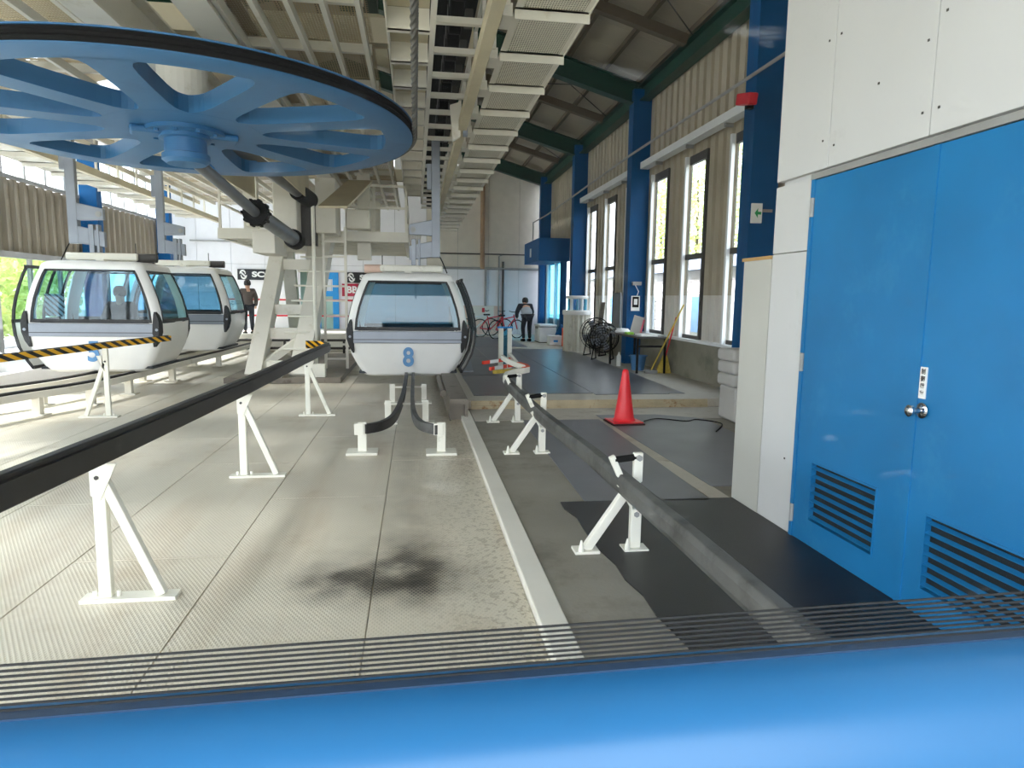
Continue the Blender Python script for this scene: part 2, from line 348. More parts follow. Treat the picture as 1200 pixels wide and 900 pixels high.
def corrugated(a0, a1, z0, z1, depth=0.07, pitch=0.34):
    """trapezoid sheet in local coordinates: runs along +Y, ribs stand out along -X"""
    mb = MB(); pts = []; y = a0
    while y < a1 - 1e-6:
        for dy, dx in ((0, 0), (0.30, 0), (0.35, -1), (0.95, -1), (1.0, 0)):
            yy = y + dy * pitch
            if yy <= a1 + 1e-6: pts.append((dx * depth, yy))
        y += pitch
    if pts[-1][1] < a1 - 1e-4: pts.append((pts[-1][0], a1))
    v = [(x, yy, z0) for x, yy in pts] + [(x, yy, z1) for x, yy in pts]; n = len(pts)
    return mb.add(v, [(i, i + 1, n + i + 1, n + i) for i in range(n - 1)])

XR, XL, YB = 5.3, -9.3, 27.0
BAYS = [4.0, 9.6, 15.2, 20.8, 26.4]
FL = -0.04          # level of the steel deck
# ------------------------------------------------------------------ floor
o = box('floor', 'concrete_light', XL, XR, -3.0, YB, -0.30, FL - 0.012); struct(o, 'pale concrete base floor of the station hall')
seams = [0.60, -0.25, -1.17, -2.08, -2.99, -3.90, -4.81, -5.72]
ys = [-0.6 + 2.44 * i for i in range(7)]
for i in range(len(seams) - 1):
    for j in range(len(ys) - 1):
        off = 0.0 if i % 2 == 0 else 1.22
        y0, y1 = ys[j] - off, ys[j + 1] - off
        pl = MB().box(seams[i + 1] + 0.004, seams[i] - 0.004, y0 + 0.004, y1 - 0.004, FL - 0.012, FL).build('tread_plate', 'tread', o)
walk = box('floor_walkway', 'concrete', 0.74, XR, -3.0, 9.55, -0.2, 0.0); struct(walk, 'bare grey concrete walkway beside the blue doors')
MB().box(2.36, 2.53, 4.99, 8.92, 0.0, 0.004).build('pale_strip', 'concrete_light', walk); MB().box(0.76, 5.1, 8.60, 9.51, -0.002, 0.003).build('pale_strip', 'concrete_light', walk)
plat = box('floor_platform', 'concrete_light', 0.70, XR, 9.55, YB, -0.2, 0.12); struct(plat, 'raised concrete boarding platform beyond the step')
cb = MB().box(0.60, 0.74, -3.0, 9.5, -0.2, 0.012).build('curb', 'cream', None, 0.008); struct(cb, 'cream painted curb between steel deck and concrete walkway')
stp = MB().box(0.78, 4.35, 9.515, 9.55, 0.0, 0.05).box(0.78, 4.35, 9.53, 9.55, 0.05, 0.122).build('trim_1', 'rusty', None, 0.004); struct(stp, 'rust-stained cream steel edging of the platform step')
lp = box('floor_left_platform', 'wall_white', XL, -6.35, 5.0, YB, -0.2, 0.30); struct(lp, 'white boarding platform along the left wall')
ext = MB(); ext.add([(-70, -40, -0.6), (70, -40, -0.6), (70, 90, -0.6), (-70, 90, -0.6)], [(0, 1, 2, 3)]); g = ext.build('ground', 'ground_grey'); struct(g, 'grey ground outside the station')

# rubber mats
def mat_thing(poly, z, mname, label, thick=0.008, extra=None):
    r = MB().prism(poly, z, z + thick).build('rubber_mat', mname, None); tag(r, label, 'mat', 'rubber floor mats'); return r
rag = [(1.30, 1.4)] + [(1.31 - 0.19 * (y - 1.4) / 3.65 + random.uniform(-0.02, 0.03), y) for y in [1.8 + 0.22 * i for i in range(15)]]
mat_thing(rag + [(1.12, 5.04), (2.545, 5.02), (2.545, 1.4)], 0.0, 'rubber_black', 'black shiny rubber mat along the foot of the blue double door')
mat_thing([(1.32, 5.05), (2.34, 4.98), (2.40, 8.58), (1.37, 8.59)], 0.0, 'rubber_grey', 'grey rubber mat between the curved guard rail and the traffic cone')
mat_thing([(2.52, 5.37), (3.75, 5.33), (3.85, 8.55), (3.3, 8.9), (2.45, 8.9)], 0.0, 'rubber_grey', 'wide grey rubber mat under the red traffic cone')
mat_thing([(0.86, 10.05), (1.68, 10.0), (1.68, 10.2), (1.72, 10.2), (1.72, 12.6), (0.86, 12.6)], 0.12, 'rubber_dark', 'small dark ribbed mat at the front edge of the platform')
mat_thing([(1.74, 10.2), (2.74, 10.18), (2.74, 20.0), (1.74, 20.0)], 0.12, 'rubber_dark', 'long dark rubber mat down the middle of the platform')
mat_thing([(2.755, 10.05), (3.95, 10.06), (3.95, 10.12), (4.22, 10.1), (4.36, 16.0), (4.30, 19.2), (2.755, 19.2)], 0.12, 'rubber_dark', 'dark rubber mat ending in a slanted corner behind the cone')
mat_thing([(0.86, 12.65), (1.72, 12.65), (1.72, 16.8), (0.86, 16.8)], 0.12, 'rubber_dark', 'dark mat under the grey ramp plate beside cabin eight')
mat_thing([(0.86, 20.1), (3.35, 20.1), (3.35, 25.2), (0.86, 25.2)], 0.12, 'rubber_dark', 'farthest dark mat in front of the back wall')
for (a, b, lab) in ((16.85, 20.05, 'dark mat beside the open door of cabin eight'),):
    mat_thing([(0.86, a), (1.72, a), (1.72, b), (0.86, b)], 0.12, 'rubber_dark', lab)

# ------------------------------------------------------------------ right window wall
wr = empty('wall_right', (0, 0, 0)); struct(wr, 'corrugated window wall with concrete base along the platform')
box('dado', 'dado', 5.15, XR + 0.15, 5.2, YB, -0.2, 0.81, wr)
box('ledge', 'frame_white', 5.08, XR + 0.1, 5.2, YB, 0.81, 0.86, wr)
WIN = []   # (y0,y1)
for b0, b1 in zip(BAYS[:-1], BAYS[1:]):
    for k in (0.62, 2.52, 4.42): WIN.append((b0 + k - 0.22, b0 + k + 0.66, b0, b1))
wn = 0
for b0, b1 in zip(BAYS[:-1], BAYS[1:]):
    if b0 < 9: continue
    edges = [b0] + [e for w in WIN if w[2] == b0 for e in (w[0], w[1])] + [b1]
    blue_door_bay = b0 > 20
    for i in range(0, len(edges), 2):
        y0, y1 = edges[i], edges[i + 1]
        for z0, z1, mm in ((0.86, 1.68, 'corr_lower'), (1.68, 4.30, 'corr_upper')):
            if y1 - y0 > 0.1 and not (blue_door_bay and y0 > 22): 
                p = corrugated(0, y1 - y0, z0, z1, 0.09, 0.32).build('cladding_panel', mm, wr); p.location = (XR, y0, 0)
    p = corrugated(0, b1 - b0, 4.30, 6.35, 0.09, 0.32).build('cladding_panel', 'corr_upper', wr); p.location = (XR, b0, 0)
    for w in [w for w in WIN if w[2] == b0]:
        if blue_door_bay and w[0] > 22: continue
        wn += 1; e = empty('window_%d' % wn, (XR - 0.07, 0, 0)); struct(e, 'tall narrow window in the corrugated wall')
        y0, y1 = w[0], w[1]
        MB().box(-0.10, -0.04, y1 - 0.07, y1, 0.86, 4.30).build('frame', 'frame_white', e)
        MB().box(-0.035, 0.04, y0, y0 + 0.07, 0.86, 4.30).build('frame', 'frame_dark', e)
        MB().box(-0.03, 0.04, y0 + 0.07, y1 - 0.07, 4.14, 4.30).build('head_rail', 'frame_dark', e)
        MB().box(-0.04, 0.03, y0 + 0.07, y1 - 0.07, 2.36, 2.46).build('mid_rail', 'frame_dark', e)
        MB().box(-0.03, 0.03, y0 + 0.07, y1 - 0.07, 0.86, 0.93).build('bottom_rail', 'frame_dark', e)
        MB().box(0.0, 0.008, y0 + 0.07, y1 - 0.07, 0.93, 2.36).build('pane', 'glass_window', e)
        MB().box(0.0, 0.008, y0 + 0.07, y1 - 0.07, 2.46, 4.14).build('pane', 'glass_window', e)
p = corrugated(0, 4.5, 3.6, 4.30, 0.09, 0.32).build('cladding_panel', 'corr_upper', wr); p.location = (XR, 21.9, 0)
p = corrugated(0, 1.0, 0.86, 3.6, 0.09, 0.32).build('cladding_panel', 'corr_upper', wr); p.location = (XR, 21.9, 0)
box('wall_upper_strip', 'corr_upper', XR - 0.02, XR + 0.02, 5.0, 9.6, 0.86, 6.35, wr)

def column(x0, x1, y, label, zt=6.2):
    e = empty('steel_column', (0, 0, 0)); tag(e, label, 'column', 'blue steel columns')
    MB().box(x0, x1, y - 0.012, y + 0.012, 0, zt).build('web', 'column_blue', e)
    MB().box(x0, x0 + 0.02, y - 0.16, y + 0.16, 0, zt).build('flange', 'column_blue', e)
    MB().box(x1 - 0.02, x1, y - 0.16, y + 0.16, 0, zt).build('flange', 'column_blue', e)
    MB().box(x0 - 0.04, x1 + 0.02, y - 0.2, y + 0.2, 0.0, 0.15).build('base_plate', 'column_blue', e)
    MB().box(x0 + 0.02, x1 - 0.02, y - 0.155, y - 0.14, 0.15, zt).build('cover_plate', 'column_blue', e)
    return e
column(4.80, 5.22, 9.6, 'blue steel column beside the white booth, partly hidden by it')
column(4.80, 5.22, 15.2, 'tall blue steel column behind the work table')
column(4.80, 5.22, 20.8, 'blue steel column between the fluted drum and the blue entrance')
column(4.80, 5.22, 26.4, 'far blue steel column in the corner of the back wall')
for y, n in ((9.9, 0), (15.5, 1)):
    t = empty('cable_tray', (0, 0, 0)); tag(t, ['white cable tray above the windows beside the booth', 'white cable tray above the farther windows'][n], 'cable tray', 'cable trays on the window wall')
    MB().box(4.95, 5.14, y, y + 5.0, 4.46, 4.50).box(4.95, 4.965, y, y + 5.0, 4.50, 4.60).box(5.125, 5.14, y, y + 5.0, 4.50, 4.60).build('tray', 'frame_white', t)
    for k in range(3): MB().box(5.0, 5.14, y + 0.9 + 1.6 * k, y + 0.95 + 1.6 * k, 4.40, 4.46).build('bracket', 'frame_grey', t)
c = MB().tube([(4.76, 5.0, 4.78), (4.76, 15.0, 4.78), (4.76, 24.5, 4.60), (4.4, 25.6, 4.4), (4.4, 25.6, 3.6)], 0.025, 8).build('conduit_pipe', 'frame_grey', None, smooth=True)
tag(c, 'thin grey conduit running high along the blue columns', 'pipe')

# ------------------------------------------------------------------ white booth with the blue double door
wb = empty('wall_booth', (0, 0, 0)); struct(wb, 'white panelled wall of the machine room beside the walkway')
BX = 2.556
MB().box(BX + 0.04, XR, -3.0, 4.6, 0.0, 5.2).build('core', 'booth_white', wb)
def bp(y0, y1, z0, z1, mm='booth_white'): return MB().box(BX, BX + 0.045, y0 + 0.003, y1 - 0.003, z0 + 0.003, z1 - 0.003).build('panel', mm, wb, 0.003)
bp(4.16, 4.64, 0.0, 1.93); bp(4.16, 4.64, 1.93, 2.40)
for y0, y1 in ((4.04, 4.64), (3.19, 4.04), (2.34, 3.19), (1.49, 2.34), (0.6, 1.49), (-0.3, 0.6), (-3.0, -0.3)): bp(y0, y1, 2.43 if y0 < 4.1 and y1 > 2.0 else 2.43, 5.2)
bp(1.2, 2.06, 0.0, 2.43); bp(0.3, 1.2, 0.0, 2.43); bp(-0.6, 0.3, 0, 2.43); bp(-3.0, -0.6, 0, 2.43)
scr = MB().box(BX - 0.004, BX + 0.001, 0, 0.012, 0, 0.012).build('screw', 'frame_dark', wb); scr.location = (0, 4.10, 2.6)
for y, z in ((4.10, 3.2), (3.98, 3.2), (3.98, 2.55), (4.10, 1.2), (3.13, 2.55), (3.24, 2.55), (3.13, 3.0), (3.24, 2.9), (2.4, 2.6), (4.3, 0.5), (3.6, 2.8)): share(scr, (0, y, z))
lw = empty('wall_low_partition', (0, 0, 0)); struct(lw, 'low cream partition with a wooden cap at the end of the booth')
MB().box(BX, BX + 1.2, 4.645, 5.06, 0.0, 1.90).build('body', 'booth_cream', lw)
MB().box(BX - 0.01, BX + 1.2, 4.645, 5.08, 1.90, 1.925).build('cap', 'wood', lw)
d = empty('door_1', (BX, 0, 0)); struct(d, 'blue double steel door with louvred vents in the white booth')
MB().box(-0.025, 0.03, 2.03, 4.17, 2.375, 2.41).build('head_frame', 'frame_grey', d)
MB().box(-0.02, 0.03, 4.135, 4.17, 0.0, 2.375).build('jamb_frame', 'door_blue', d)
MB().box(-0.02, 0.03, 2.03, 2.065, 0.0, 2.375).build('jamb_frame', 'door_blue', d)
def leaf(y0, y1, ly0, ly1, z0, z1, hinge_y, lab):
    lf = MB().box(-0.012, 0.028, y0, y1, z1, 2.37).box(-0.012, 0.028, y0, y1, 0.01, z0).box(-0.012, 0.028, y0, ly0, z0, z1).box(-0.012, 0.028, ly1, y1, z0, z1).build('door_leaf', 'door_blue', d)
    MB().box(0.018, 0.026, ly0, ly1, z0, z1).build('vent_back', 'door_dark', lf)
    n = 7
    for k in range(n):
        z = z0 + (z1 - z0) * (k + 0.5) / n
        MB().add([(-0.014, ly0, z - 0.006), (-0.014, ly1, z - 0.006), (0.012, ly1, z + 0.004), (0.012, ly0, z + 0.004), (-0.012, ly0, z - 0.011), (-0.012, ly1, z - 0.011), (0.014, ly1, z + 0.0), (0.014, ly0, z + 0.0)],
                 [(0, 1, 2, 3), (7, 6, 5, 4), (0, 4, 5, 1), (3, 2, 6, 7), (0, 3, 7, 4), (1, 5, 6, 2)]).build('louvre_slat', 'door_blue', lf)
    MB().box(-0.016, -0.010, ly0 - 0.012, ly1 + 0.012, z0 - 0.012, z0).box(-0.016, -0.010, ly0 - 0.012, ly1 + 0.012, z1, z1 + 0.012).box(-0.016, -0.010, ly0 - 0.012, ly0, z0, z1).box(-0.016, -0.010, ly1, ly1 + 0.012, z0, z1).build('vent_frame', 'door_blue', lf)
    for z in (0.17, 1.20, 2.20): MB().tube([(-0.02, hinge_y, z - 0.06), (-0.02, hinge_y, z + 0.06)], 0.014, 8).build('hinge', 'frame_grey', lf, smooth=True)
    return lf
l1 = leaf(3.118, 4.132, 3.34, 3.955, 0.18, 0.56, 4.145, 'a'); l2 = leaf(2.068, 3.106, 2.30, 2.955, 0.155, 0.535, 2.05, 'b')
MB().box(-0.018, -0.012, 3.085, 3.13, 0.01, 2.37).build('meeting_strip', 'door_blue', l2)
kb = MB(); kb.lathe([(0.0, 0), (0.036, 0.002), (0.04, 0.008), (0.03, 0.014), (0.014, 0.018), (0.013, 0.05), (0.022, 0.056), (0.03, 0.066), (0.03, 0.08), (0.02, 0.088), (0.0, 0.09)], 20)
k = kb.build('door_knob', 'chrome', l2, smooth=True); k.location = (-0.014, 3.045, 1.058); k.rotation_euler = (0, -PI / 2, 0)
sg = MB().box(-0.020, -0.0125, 3.035, 3.078, 1.118, 1.278).build('door_sign', 'paper', l2)
for i, ch in enumerate('制御盤室'): text('lettering', ch, 'black', 0.030, (-0.0205, 3.0565, 1.254 - 0.037 * i), (PI / 2, 0, -PI / 2), sg, 0.0003, 0.0006)

# ------------------------------------------------------------------ back wall
wk = empty('wall_back', (0, 0, 0)); struct(wk, 'white and cream panelled back wall of the station hall')
for i in range(12):
    x0 = XL + i * 1.217; x1 = x0 + 1.217; left = x1 < 1.0
    MB().box(x0 + 0.006, x1 - 0.006, YB, YB + 0.05, 0.0, 2.72).build('panel', 'wall_white', wk)
    MB().box(x0 + 0.006, x1 - 0.006, YB, YB + 0.05, 2.73, 8.6 - 0.29 * abs((x0 + x1) / 2 + 2.0) ).build('panel', 'wall_white' if left else 'wall_cream', wk)
box('backing', 'frame_grey', XL, XR, YB + 0.05, YB + 0.15, 0, 6.5, wk)
box('low_band', 'wall_pink', 1.3, 3.4, YB - 0.02, YB, 0.12, 1.25, wk)
def pipe(pts, r, label, mm='frame_grey'):
    t = MB().tube(pts, r, 8).build('wall_pipe', mm, None, smooth=True); tag(t, label, 'pipe', 'pipes on the back wall'); return t
pipe([(0.6, YB - 0.06, 2.72), (5.0, YB - 0.06, 2.72)], 0.05, 'thick horizontal pipe low on the cream back wall')
pipe([(0.6, YB - 0.06, 3.28), (4.6, YB - 0.06, 3.28)], 0.025, 'thin horizontal pipe above the thick one on the back wall', 'frame_dark')
pipe([(2.62, YB - 0.08, 2.7), (2.62, YB - 0.08, 6.6)], 0.09, 'tall dark downpipe on the back wall below the guard panels', 'brown_panel')
pipe([(2.76, YB - 0.06, 0.9), (2.76, YB - 0.06, 2.68)], 0.05, 'short grey riser above the switch box')
pipe([(3.28, YB - 0.06, 0.4), (3.28, YB - 0.06, 3.2), (3.4, YB - 0.06, 3.26)], 0.03, 'grey riser rising to the thin horizontal pipe')
pipe([(3.45, YB - 0.06, 0.4), (3.45, YB - 0.06, 3.0)], 0.045, 'dark stained riser beside the grey one', 'frame_dark')
pipe([(-8.3, YB - 0.05, 3.55), (-3.4, YB - 0.05, 3.55)], 0.03, 'long thin pipe on the white wall above the banner')
sb = empty('switch_box', (2.66, YB, 0)); tag(sb, 'cream switch box with a red lamp on the back wall', 'switch box')
MB().box(-0.42, 0.42, -0.16, -0.03, 0.72, 1.24).build('body', 'cream', sb, 0.01); MB().box(-0.05, 0.05, -0.2, -0.16, 1.0, 1.17).build('lamp', 'red', sb)
MB().box(-0.3, -0.22, -0.18, -0.16, 0.80, 0.86).build('label', 'paper', sb); MB().box(0.2, 0.28, -0.18, -0.16, 0.80, 0.86).build('label', 'paper', sb)
def banner(x0, x1, z0, z1, label):
    e = empty('wall_banner', ((x0 + x1) / 2, YB, (z0 + z1) / 2)); tag(e, label, 'banner', 'black banners on the back wall'); w = (x1 - x0) / 2; h = (z1 - z0) / 2
    MB().box(-w, w, -0.045, -0.012, -h, h).build('cloth', 'banner', e)
    cx = -w + h * 1.05
    for sgn in (1, -1):
        pts = [(cx + sgn * (-0.02 + h * 0.52 * math.cos(a)), -0.05, sgn * (h * 0.02 + h * 0.72 * math.sin(a))) for a in [PI * 0.02 + PI * 0.95 * i / 9 for i in range(10)]]
        MB().tube(pts, [0.012 + 0.022 * math.sin(PI * i / 9) for i in range(10)], 6).build('emblem', 'paper', e)
    MB().tube([(cx - 0.09, -0.05, 0.09), (cx - 0.02, -0.05, 0.02), (cx + 0.02, -0.05, -0.02), (cx + 0.09, -0.05, -0.09)], 0.03, 6).build('emblem', 'paper', e)
    text('lettering', 'SCOTT', 'paper', h * 1.35, (w * 0.28, -0.05, 0.0), (PI / 2, 0, 0), e, 0.003, 0.012, 1.45)
    return e
banner(-6.65, -4.85, 2.13, 2.53, 'black banner with white lettering beside the tower leg')
banner(-2.66, -0.86, 2.08, 2.48, 'black banner half hidden behind cabin eight')
rs = empty('wall_sign', (-2.45, YB, 1.8)); tag(rs, 'crimson wall sign with white block lettering beside cabin eight', 'sign')
MB().box(-0.36, 0.62, -0.05, -0.01, -0.24, 0.24).build('board', 'sign_red', rs); text('lettering', 'BBQ', 'paper', 0.36, (0.16, -0.055, 0), (PI / 2, 0, 0), rs, 0.002, 0.012)
bd = empty('door_2', (-3.4, YB, 0)); struct(bd, 'blue glazed door frame in the back wall behind the ladders')
for a, b in ((-0.42, -0.22), (0.24, 0.46)): MB().box(a, b, -0.08, -0.01, 0.0, 2.5).build('frame', 'sky_blue', bd)
MB().box(-0.22, 0.24, -0.08, -0.01, 2.2, 2.5).build('frame', 'sky_blue', bd); MB().box(-0.22, 0.24, -0.08, -0.01, 1.55, 1.75).build('frame', 'sky_blue', bd); MB().box(-0.22, 0.24, -0.05, -0.01, 0.0, 1.55).build('pane', 'mint', bd)
bf = empty('red_barrier', (-5.5, 24.0, 0)); tag(bf, 'red two-rail barrier in front of the white back wall', 'barrier')
for z in (1.42, 0.88): MB().tube([(-1.0, 0, z), (3.6, 0, z)], 0.03, 8).build('rail', 'red', bf, smooth=True)
for x in (-0.9, 0.7, 2.2, 3.5): MB().tube([(x, 0, 0.0), (x, 0, 1.45)], 0.03, 8).build('post', 'red', bf, smooth=True)

# blue entrance box on the right, far end
en = empty('entrance_porch', (0, 0, 0)); tag(en, 'blue boxed entrance with glazed sliding door at the far end', 'entrance')
MB().box(4.15, 5.25, 22.9, 26.0, 2.85, 3.62).build('canopy', 'column_blue', en, 0.01)
MB().box(4.95, 5.15, 22.95, 23.12, 0.12, 2.85).build('jamb', 'column_blue', en); MB().box(4.95, 5.15, 25.8, 25.95, 0.12, 2.85).build('jamb', 'column_blue', en)
MB().box(5.02, 5.06, 23.12, 24.2, 0.12, 2.85).build('glass_panel', 'glass_blue', en); MB().box(5.02, 5.06, 24.25, 25.8, 0.12, 2.85).build('glass_panel', 'glass_blue', en)
MB().box(4.98, 5.10, 24.18, 24.28, 0.12, 2.85).build('mullion', 'frame_white', en); MB().box(4.98, 5.10, 25.6, 25.8, 0.12, 2.85).build('mullion', 'frame_white', en)
MB().box(4.12, 4.15, 24.4, 24.6, 3.05, 3.35).build('lamp', 'frame_white', en)

# ------------------------------------------------------------------ left wall
wl = empty('wall_left', (0, 0, 0)); struct(wl, 'left wall with window band, corrugated cladding and clerestory')
box('dado', 'wall_white', XL - 0.15, XL + 0.1, 4.0, YB, 0.0, 0.5, wl)
box('head_beam', 'frame_grey', XL, XL + 0.15, 4.0, YB, 2.36, 2.50, wl); box('top_rail', 'frame_grey', XL, XL + 0.12, 4.0, YB, 4.16, 4.24, wl)
for b0, b1 in zip(BAYS[:-1], BAYS[1:]):
    p = corrugated(0, b1 - b0, 2.5, 4.16, 0.10, 0.40).build('cladding_panel', 'corr_left', wl); p.location = (XL + 0.07, b0, 0)
    for zz, z0, z1, lab in ((0, 0.5, 2.36, 'window band below the corrugated cladding on the left wall'), (1, 4.24, 6.1, 'clerestory window above the corrugated cladding on the left wall')):
        wn += 1; e = empty('window_%d' % wn, (XL, b0, 0)); struct(e, lab)
        n = 4 if zz == 0 else 6; st = (b1 - b0) / n
        for i in range(n):
            MB().box(0.0, 0.09, i * st, i * st + 0.09, z0, z1).build('mullion', 'frame_grey' if zz == 0 else 'frame_white', e)
            MB().box(0.03, 0.036, i * st + 0.09, (i + 1) * st, z0, z1).build('pane', 'glass_window', e)
for b0, b1 in ((-3.0, 4.0),):  # unseen bay added to shape the daylight from the left
    wn += 1; e = empty('window_%d' % wn, (XL, b0, 0)); struct(e, 'added unseen glazing of the left wall near the portal for side light')
    n = 5; st = (b1 - b0) / n
    for i in range(n):
        MB().box(0.0, 0.09, i * st, i * st + 0.09, 0.5, 6.1).build('mullion', 'frame_grey', e)
        MB().box(0.03, 0.036, i * st + 0.09, (i + 1) * st, 0.5, 6.1).build('pane', 'glass_window', e)
    box('dado', 'wall_white', XL - 0.15, XL + 0.1, b0, b1, -0.2, 0.5, wl)
wf = empty('wall_front', (0, 0, 0)); struct(wf, 'added unseen portal wall that limits light from behind the camera')
MB().box(XL, XR, -3.3, -3.1, 4.4, 8.4).build('added_portal_header', 'wall_white', wf); MB().box(2.6, XR, -3.3, -3.1, 0.0, 4.4).build('added_portal_pier', 'wall_white', wf); MB().box(XL, -7.6, -3.3, -3.1, 0.0, 4.4).build('added_portal_pier', 'wall_white', wf)  # unseen header and piers added to hold back light from behind the camera
for y, lab in ((20.8, 'blue steel column behind cabin five'), (26.4, 'blue steel column behind cabin six'), (15.2, 'blue steel column beyond the left edge of cabin five'), (9.6, 'blue steel column near the open end of the left wall')):
    column(-9.2, -8.75, y, lab)

# ------------------------------------------------------------------ roof
cl = empty('ceiling', (0, 0, 0)); struct(cl, 'cream sheeted pitched roof on green steel frames')
RX, RZ, EZ = -2.0, 8.45, 6.38
slope_r = (RZ - EZ) / (XR - RX)
def rz(x): return RZ - slope_r * abs(x - RX)
YY = [-3.1, 4.0, 9.6, 15.2, 20.8, 27.0]
for y0, y1 in zip(YY[:-1], YY[1:]):
    for xa, xb in ((RX, XR + 0.2), (-6.0, RX), (XL - 0.2, -6.0)):
        n = int((y1 - y0) / 0.93)
        for i in range(n):
            a = y0 + (y1 - y0) * i / n; b = y0 + (y1 - y0) * (i + 1) / n - 0.008
            MB().add([(xa, a, rz(xa)), (xb, a, rz(xb)), (xb, b, rz(xb)), (xa, b, rz(xa)), (xa, a, rz(xa) + 0.05), (xb, a, rz(xb) + 0.05), (xb, b, rz(xb) + 0.05), (xa, b, rz(xa) + 0.05)],
                     [(0, 1, 2, 3), (4, 5, 6, 7), (0, 1, 5, 4), (2, 3, 7, 6), (0, 3, 7, 4), (1, 2, 6, 5)]).build('roof_sheet', 'roof_sheet' if (xb > -5 or i % 3 != 1) else 'glass_window', cl)  # some left-slope sheets are glazed roof lights added to brighten the left side
for x in [XR - 0.35 - 0.8 * i for i in range(18)]:
    MB().box(x - 0.04, x + 0.04, -1.5, YB, rz(x) - 0.13, rz(x) - 0.03).build('purlin', 'purlin', cl)
for y in (4.0, 9.6, 15.2, 20.8, 26.4):
    for xa, xb in ((RX, 5.1), (-9.1, RX)):
        for dz, w, h in ((-0.16, 0.26, 0.02), (-0.38, 0.02, 0.44), (-0.60, 0.26, 0.02)):
            MB().beam((xa, y, rz(xa) + dz), (xb, y, rz(xb) + dz), w, h).build('rafter', 'green', cl)
for y in (6.8, 12.4, 18.0, 23.6):
    MB().beam((RX, y, rz(RX) - 0.22), (4.9, y, rz(4.9) - 0.22), 0.16, 0.18).build('cross_beam', 'purlin', cl)
for s in (1, -1):
    x = 5.05 if s > 0 else -9.0
    MB().box(x - 0.12, x + 0.12, -1.0, YB, 5.95, 5.97).box(x - 0.012, x + 0.012, -1.0, YB, 5.97, 6.28).box(x - 0.12, x + 0.12, -1.0, YB, 6.28, 6.30).build('eave_beam', 'green', cl)
for y0 in (9.6, 15.2, 20.8):
    MB().tube([(5.0, y0 + 0.1, rz(5.0) - 0.15), (2.4, y0 + 2.7, rz(2.4) - 0.15)], 0.012, 6).build('brace_rod', 'frame_dark', cl)
    MB().tube([(2.4, y0 + 0.1, rz(2.4) - 0.15), (5.0, y0 + 2.7, rz(5.0) - 0.15)], 0.012, 6).build('brace_rod', 'frame_dark', cl)
gb = []
# ------------------------------------------------------------------ bullwheel
WC = Vector((-2.54, 8.27, 3.39)); WR = 2.52; WT = -0.025
bw = empty('bullwheel', WC); bw.rotation_euler = (math.atan(WT), 0, 0.349); tag(bw, 'huge blue spoked bullwheel hanging overhead with a black rubber rim', 'bullwheel')
H0 = 0.17
mb = MB(); n = 96; rings = [(2.20, 0.0), (2.50, 0.0), (2.515, 0.008), (2.515, 0.014), (2.46, 0.016), (2.46, 0.125), (2.53, 0.127), (2.53, 0.14), (2.46, 0.142), (2.20, 0.142)]
v = []; f = []
for r, z in rings:
    for k in range(n): v.append((r * math.cos(2 * PI * k / n), r * math.sin(2 * PI * k / n), z))
for i in range(len(rings)):
    j = (i + 1) % len(rings)
    for k in range(n): f.append((i * n + k, i * n + (k + 1) % n, j * n + (k + 1) % n, j * n + k))
mb.add(v, f).build('rim', 'wheel_blue', bw, smooth=True)
v = []; f = []; rings = [(2.46, 0.016), (2.52, 0.018), (2.525, 0.05), (2.51, 0.07), (2.525, 0.09), (2.52, 0.124), (2.46, 0.126)]
for r, z in rings:
    for k in range(n): v.append((r * math.cos(2 * PI * k / n), r * math.sin(2 * PI * k / n), z))
for i in range(len(rings) - 1):
    for k in range(n): f.append((i * n + k, i * n + (k + 1) % n, (i + 1) * n + (k + 1) % n, (i + 1) * n + k))
MB().add(v, f).build('rubber_liner', 'tyre', bw, smooth=True)
hp = [(0.78, 0.255), (0.82, 0.215), (0.87, 0.185), (0.95, 0.165), (1.1, 0.155), (1.5, 0.152), (1.9, 0.16), (2.06, 0.175), (2.14, 0.205), (2.19, 0.26), (2.22, 0.36)]
NS = 10
for k in range(NS):
    a = 2 * PI * k / NS; poly = [(r, -w) for r, w in hp] + [(r, w) for r, w in reversed(hp)]
    s = MB().prism(poly, 0.0, H0).build('spoke', 'wheel_blue', bw); s.rotation_euler = (0, 0, a)
MB().lathe([(0.0, -0.001), (0.82, -0.001), (0.82, H0 + 0.001), (0.0, H0 + 0.001)], 40).build('hub_plate', 'wheel_blue', bw)
hb = MB().lathe([(0.0, -0.36), (0.20, -0.36), (0.25, -0.32), (0.25, -0.26), (0.22, -0.25), (0.22, -0.10), (0.27, -0.09), (0.27, -0.05), (0.42, -0.045), (0.42, 0.0), (0.0, 0.0)], 32).build('hub', 'wheel_blue', bw, smooth=True)
bolt = MB().lathe([(0.0, -0.075), (0.025, -0.075), (0.025, -0.045), (0.0, -0.045)], 6).build('hub_bolt', 'wheel_blue', hb)
bolt.location = (0.36, 0, 0)
for k in range(1, 10): share(bolt, (0.36 * math.cos(2 * PI * k / 10), 0.36 * math.sin(2 * PI * k / 10), 0))
MB().box(-0.55, 0.55, -0.13, 0.13, -0.075, 0.0).build('locking_bracket', 'wheel_blue', bw, 0.03)
MB().lathe([(0.0, H0), (0.26, H0), (0.26, 0.9), (0.0, 0.9)], 24).build('axle', 'cream', bw)

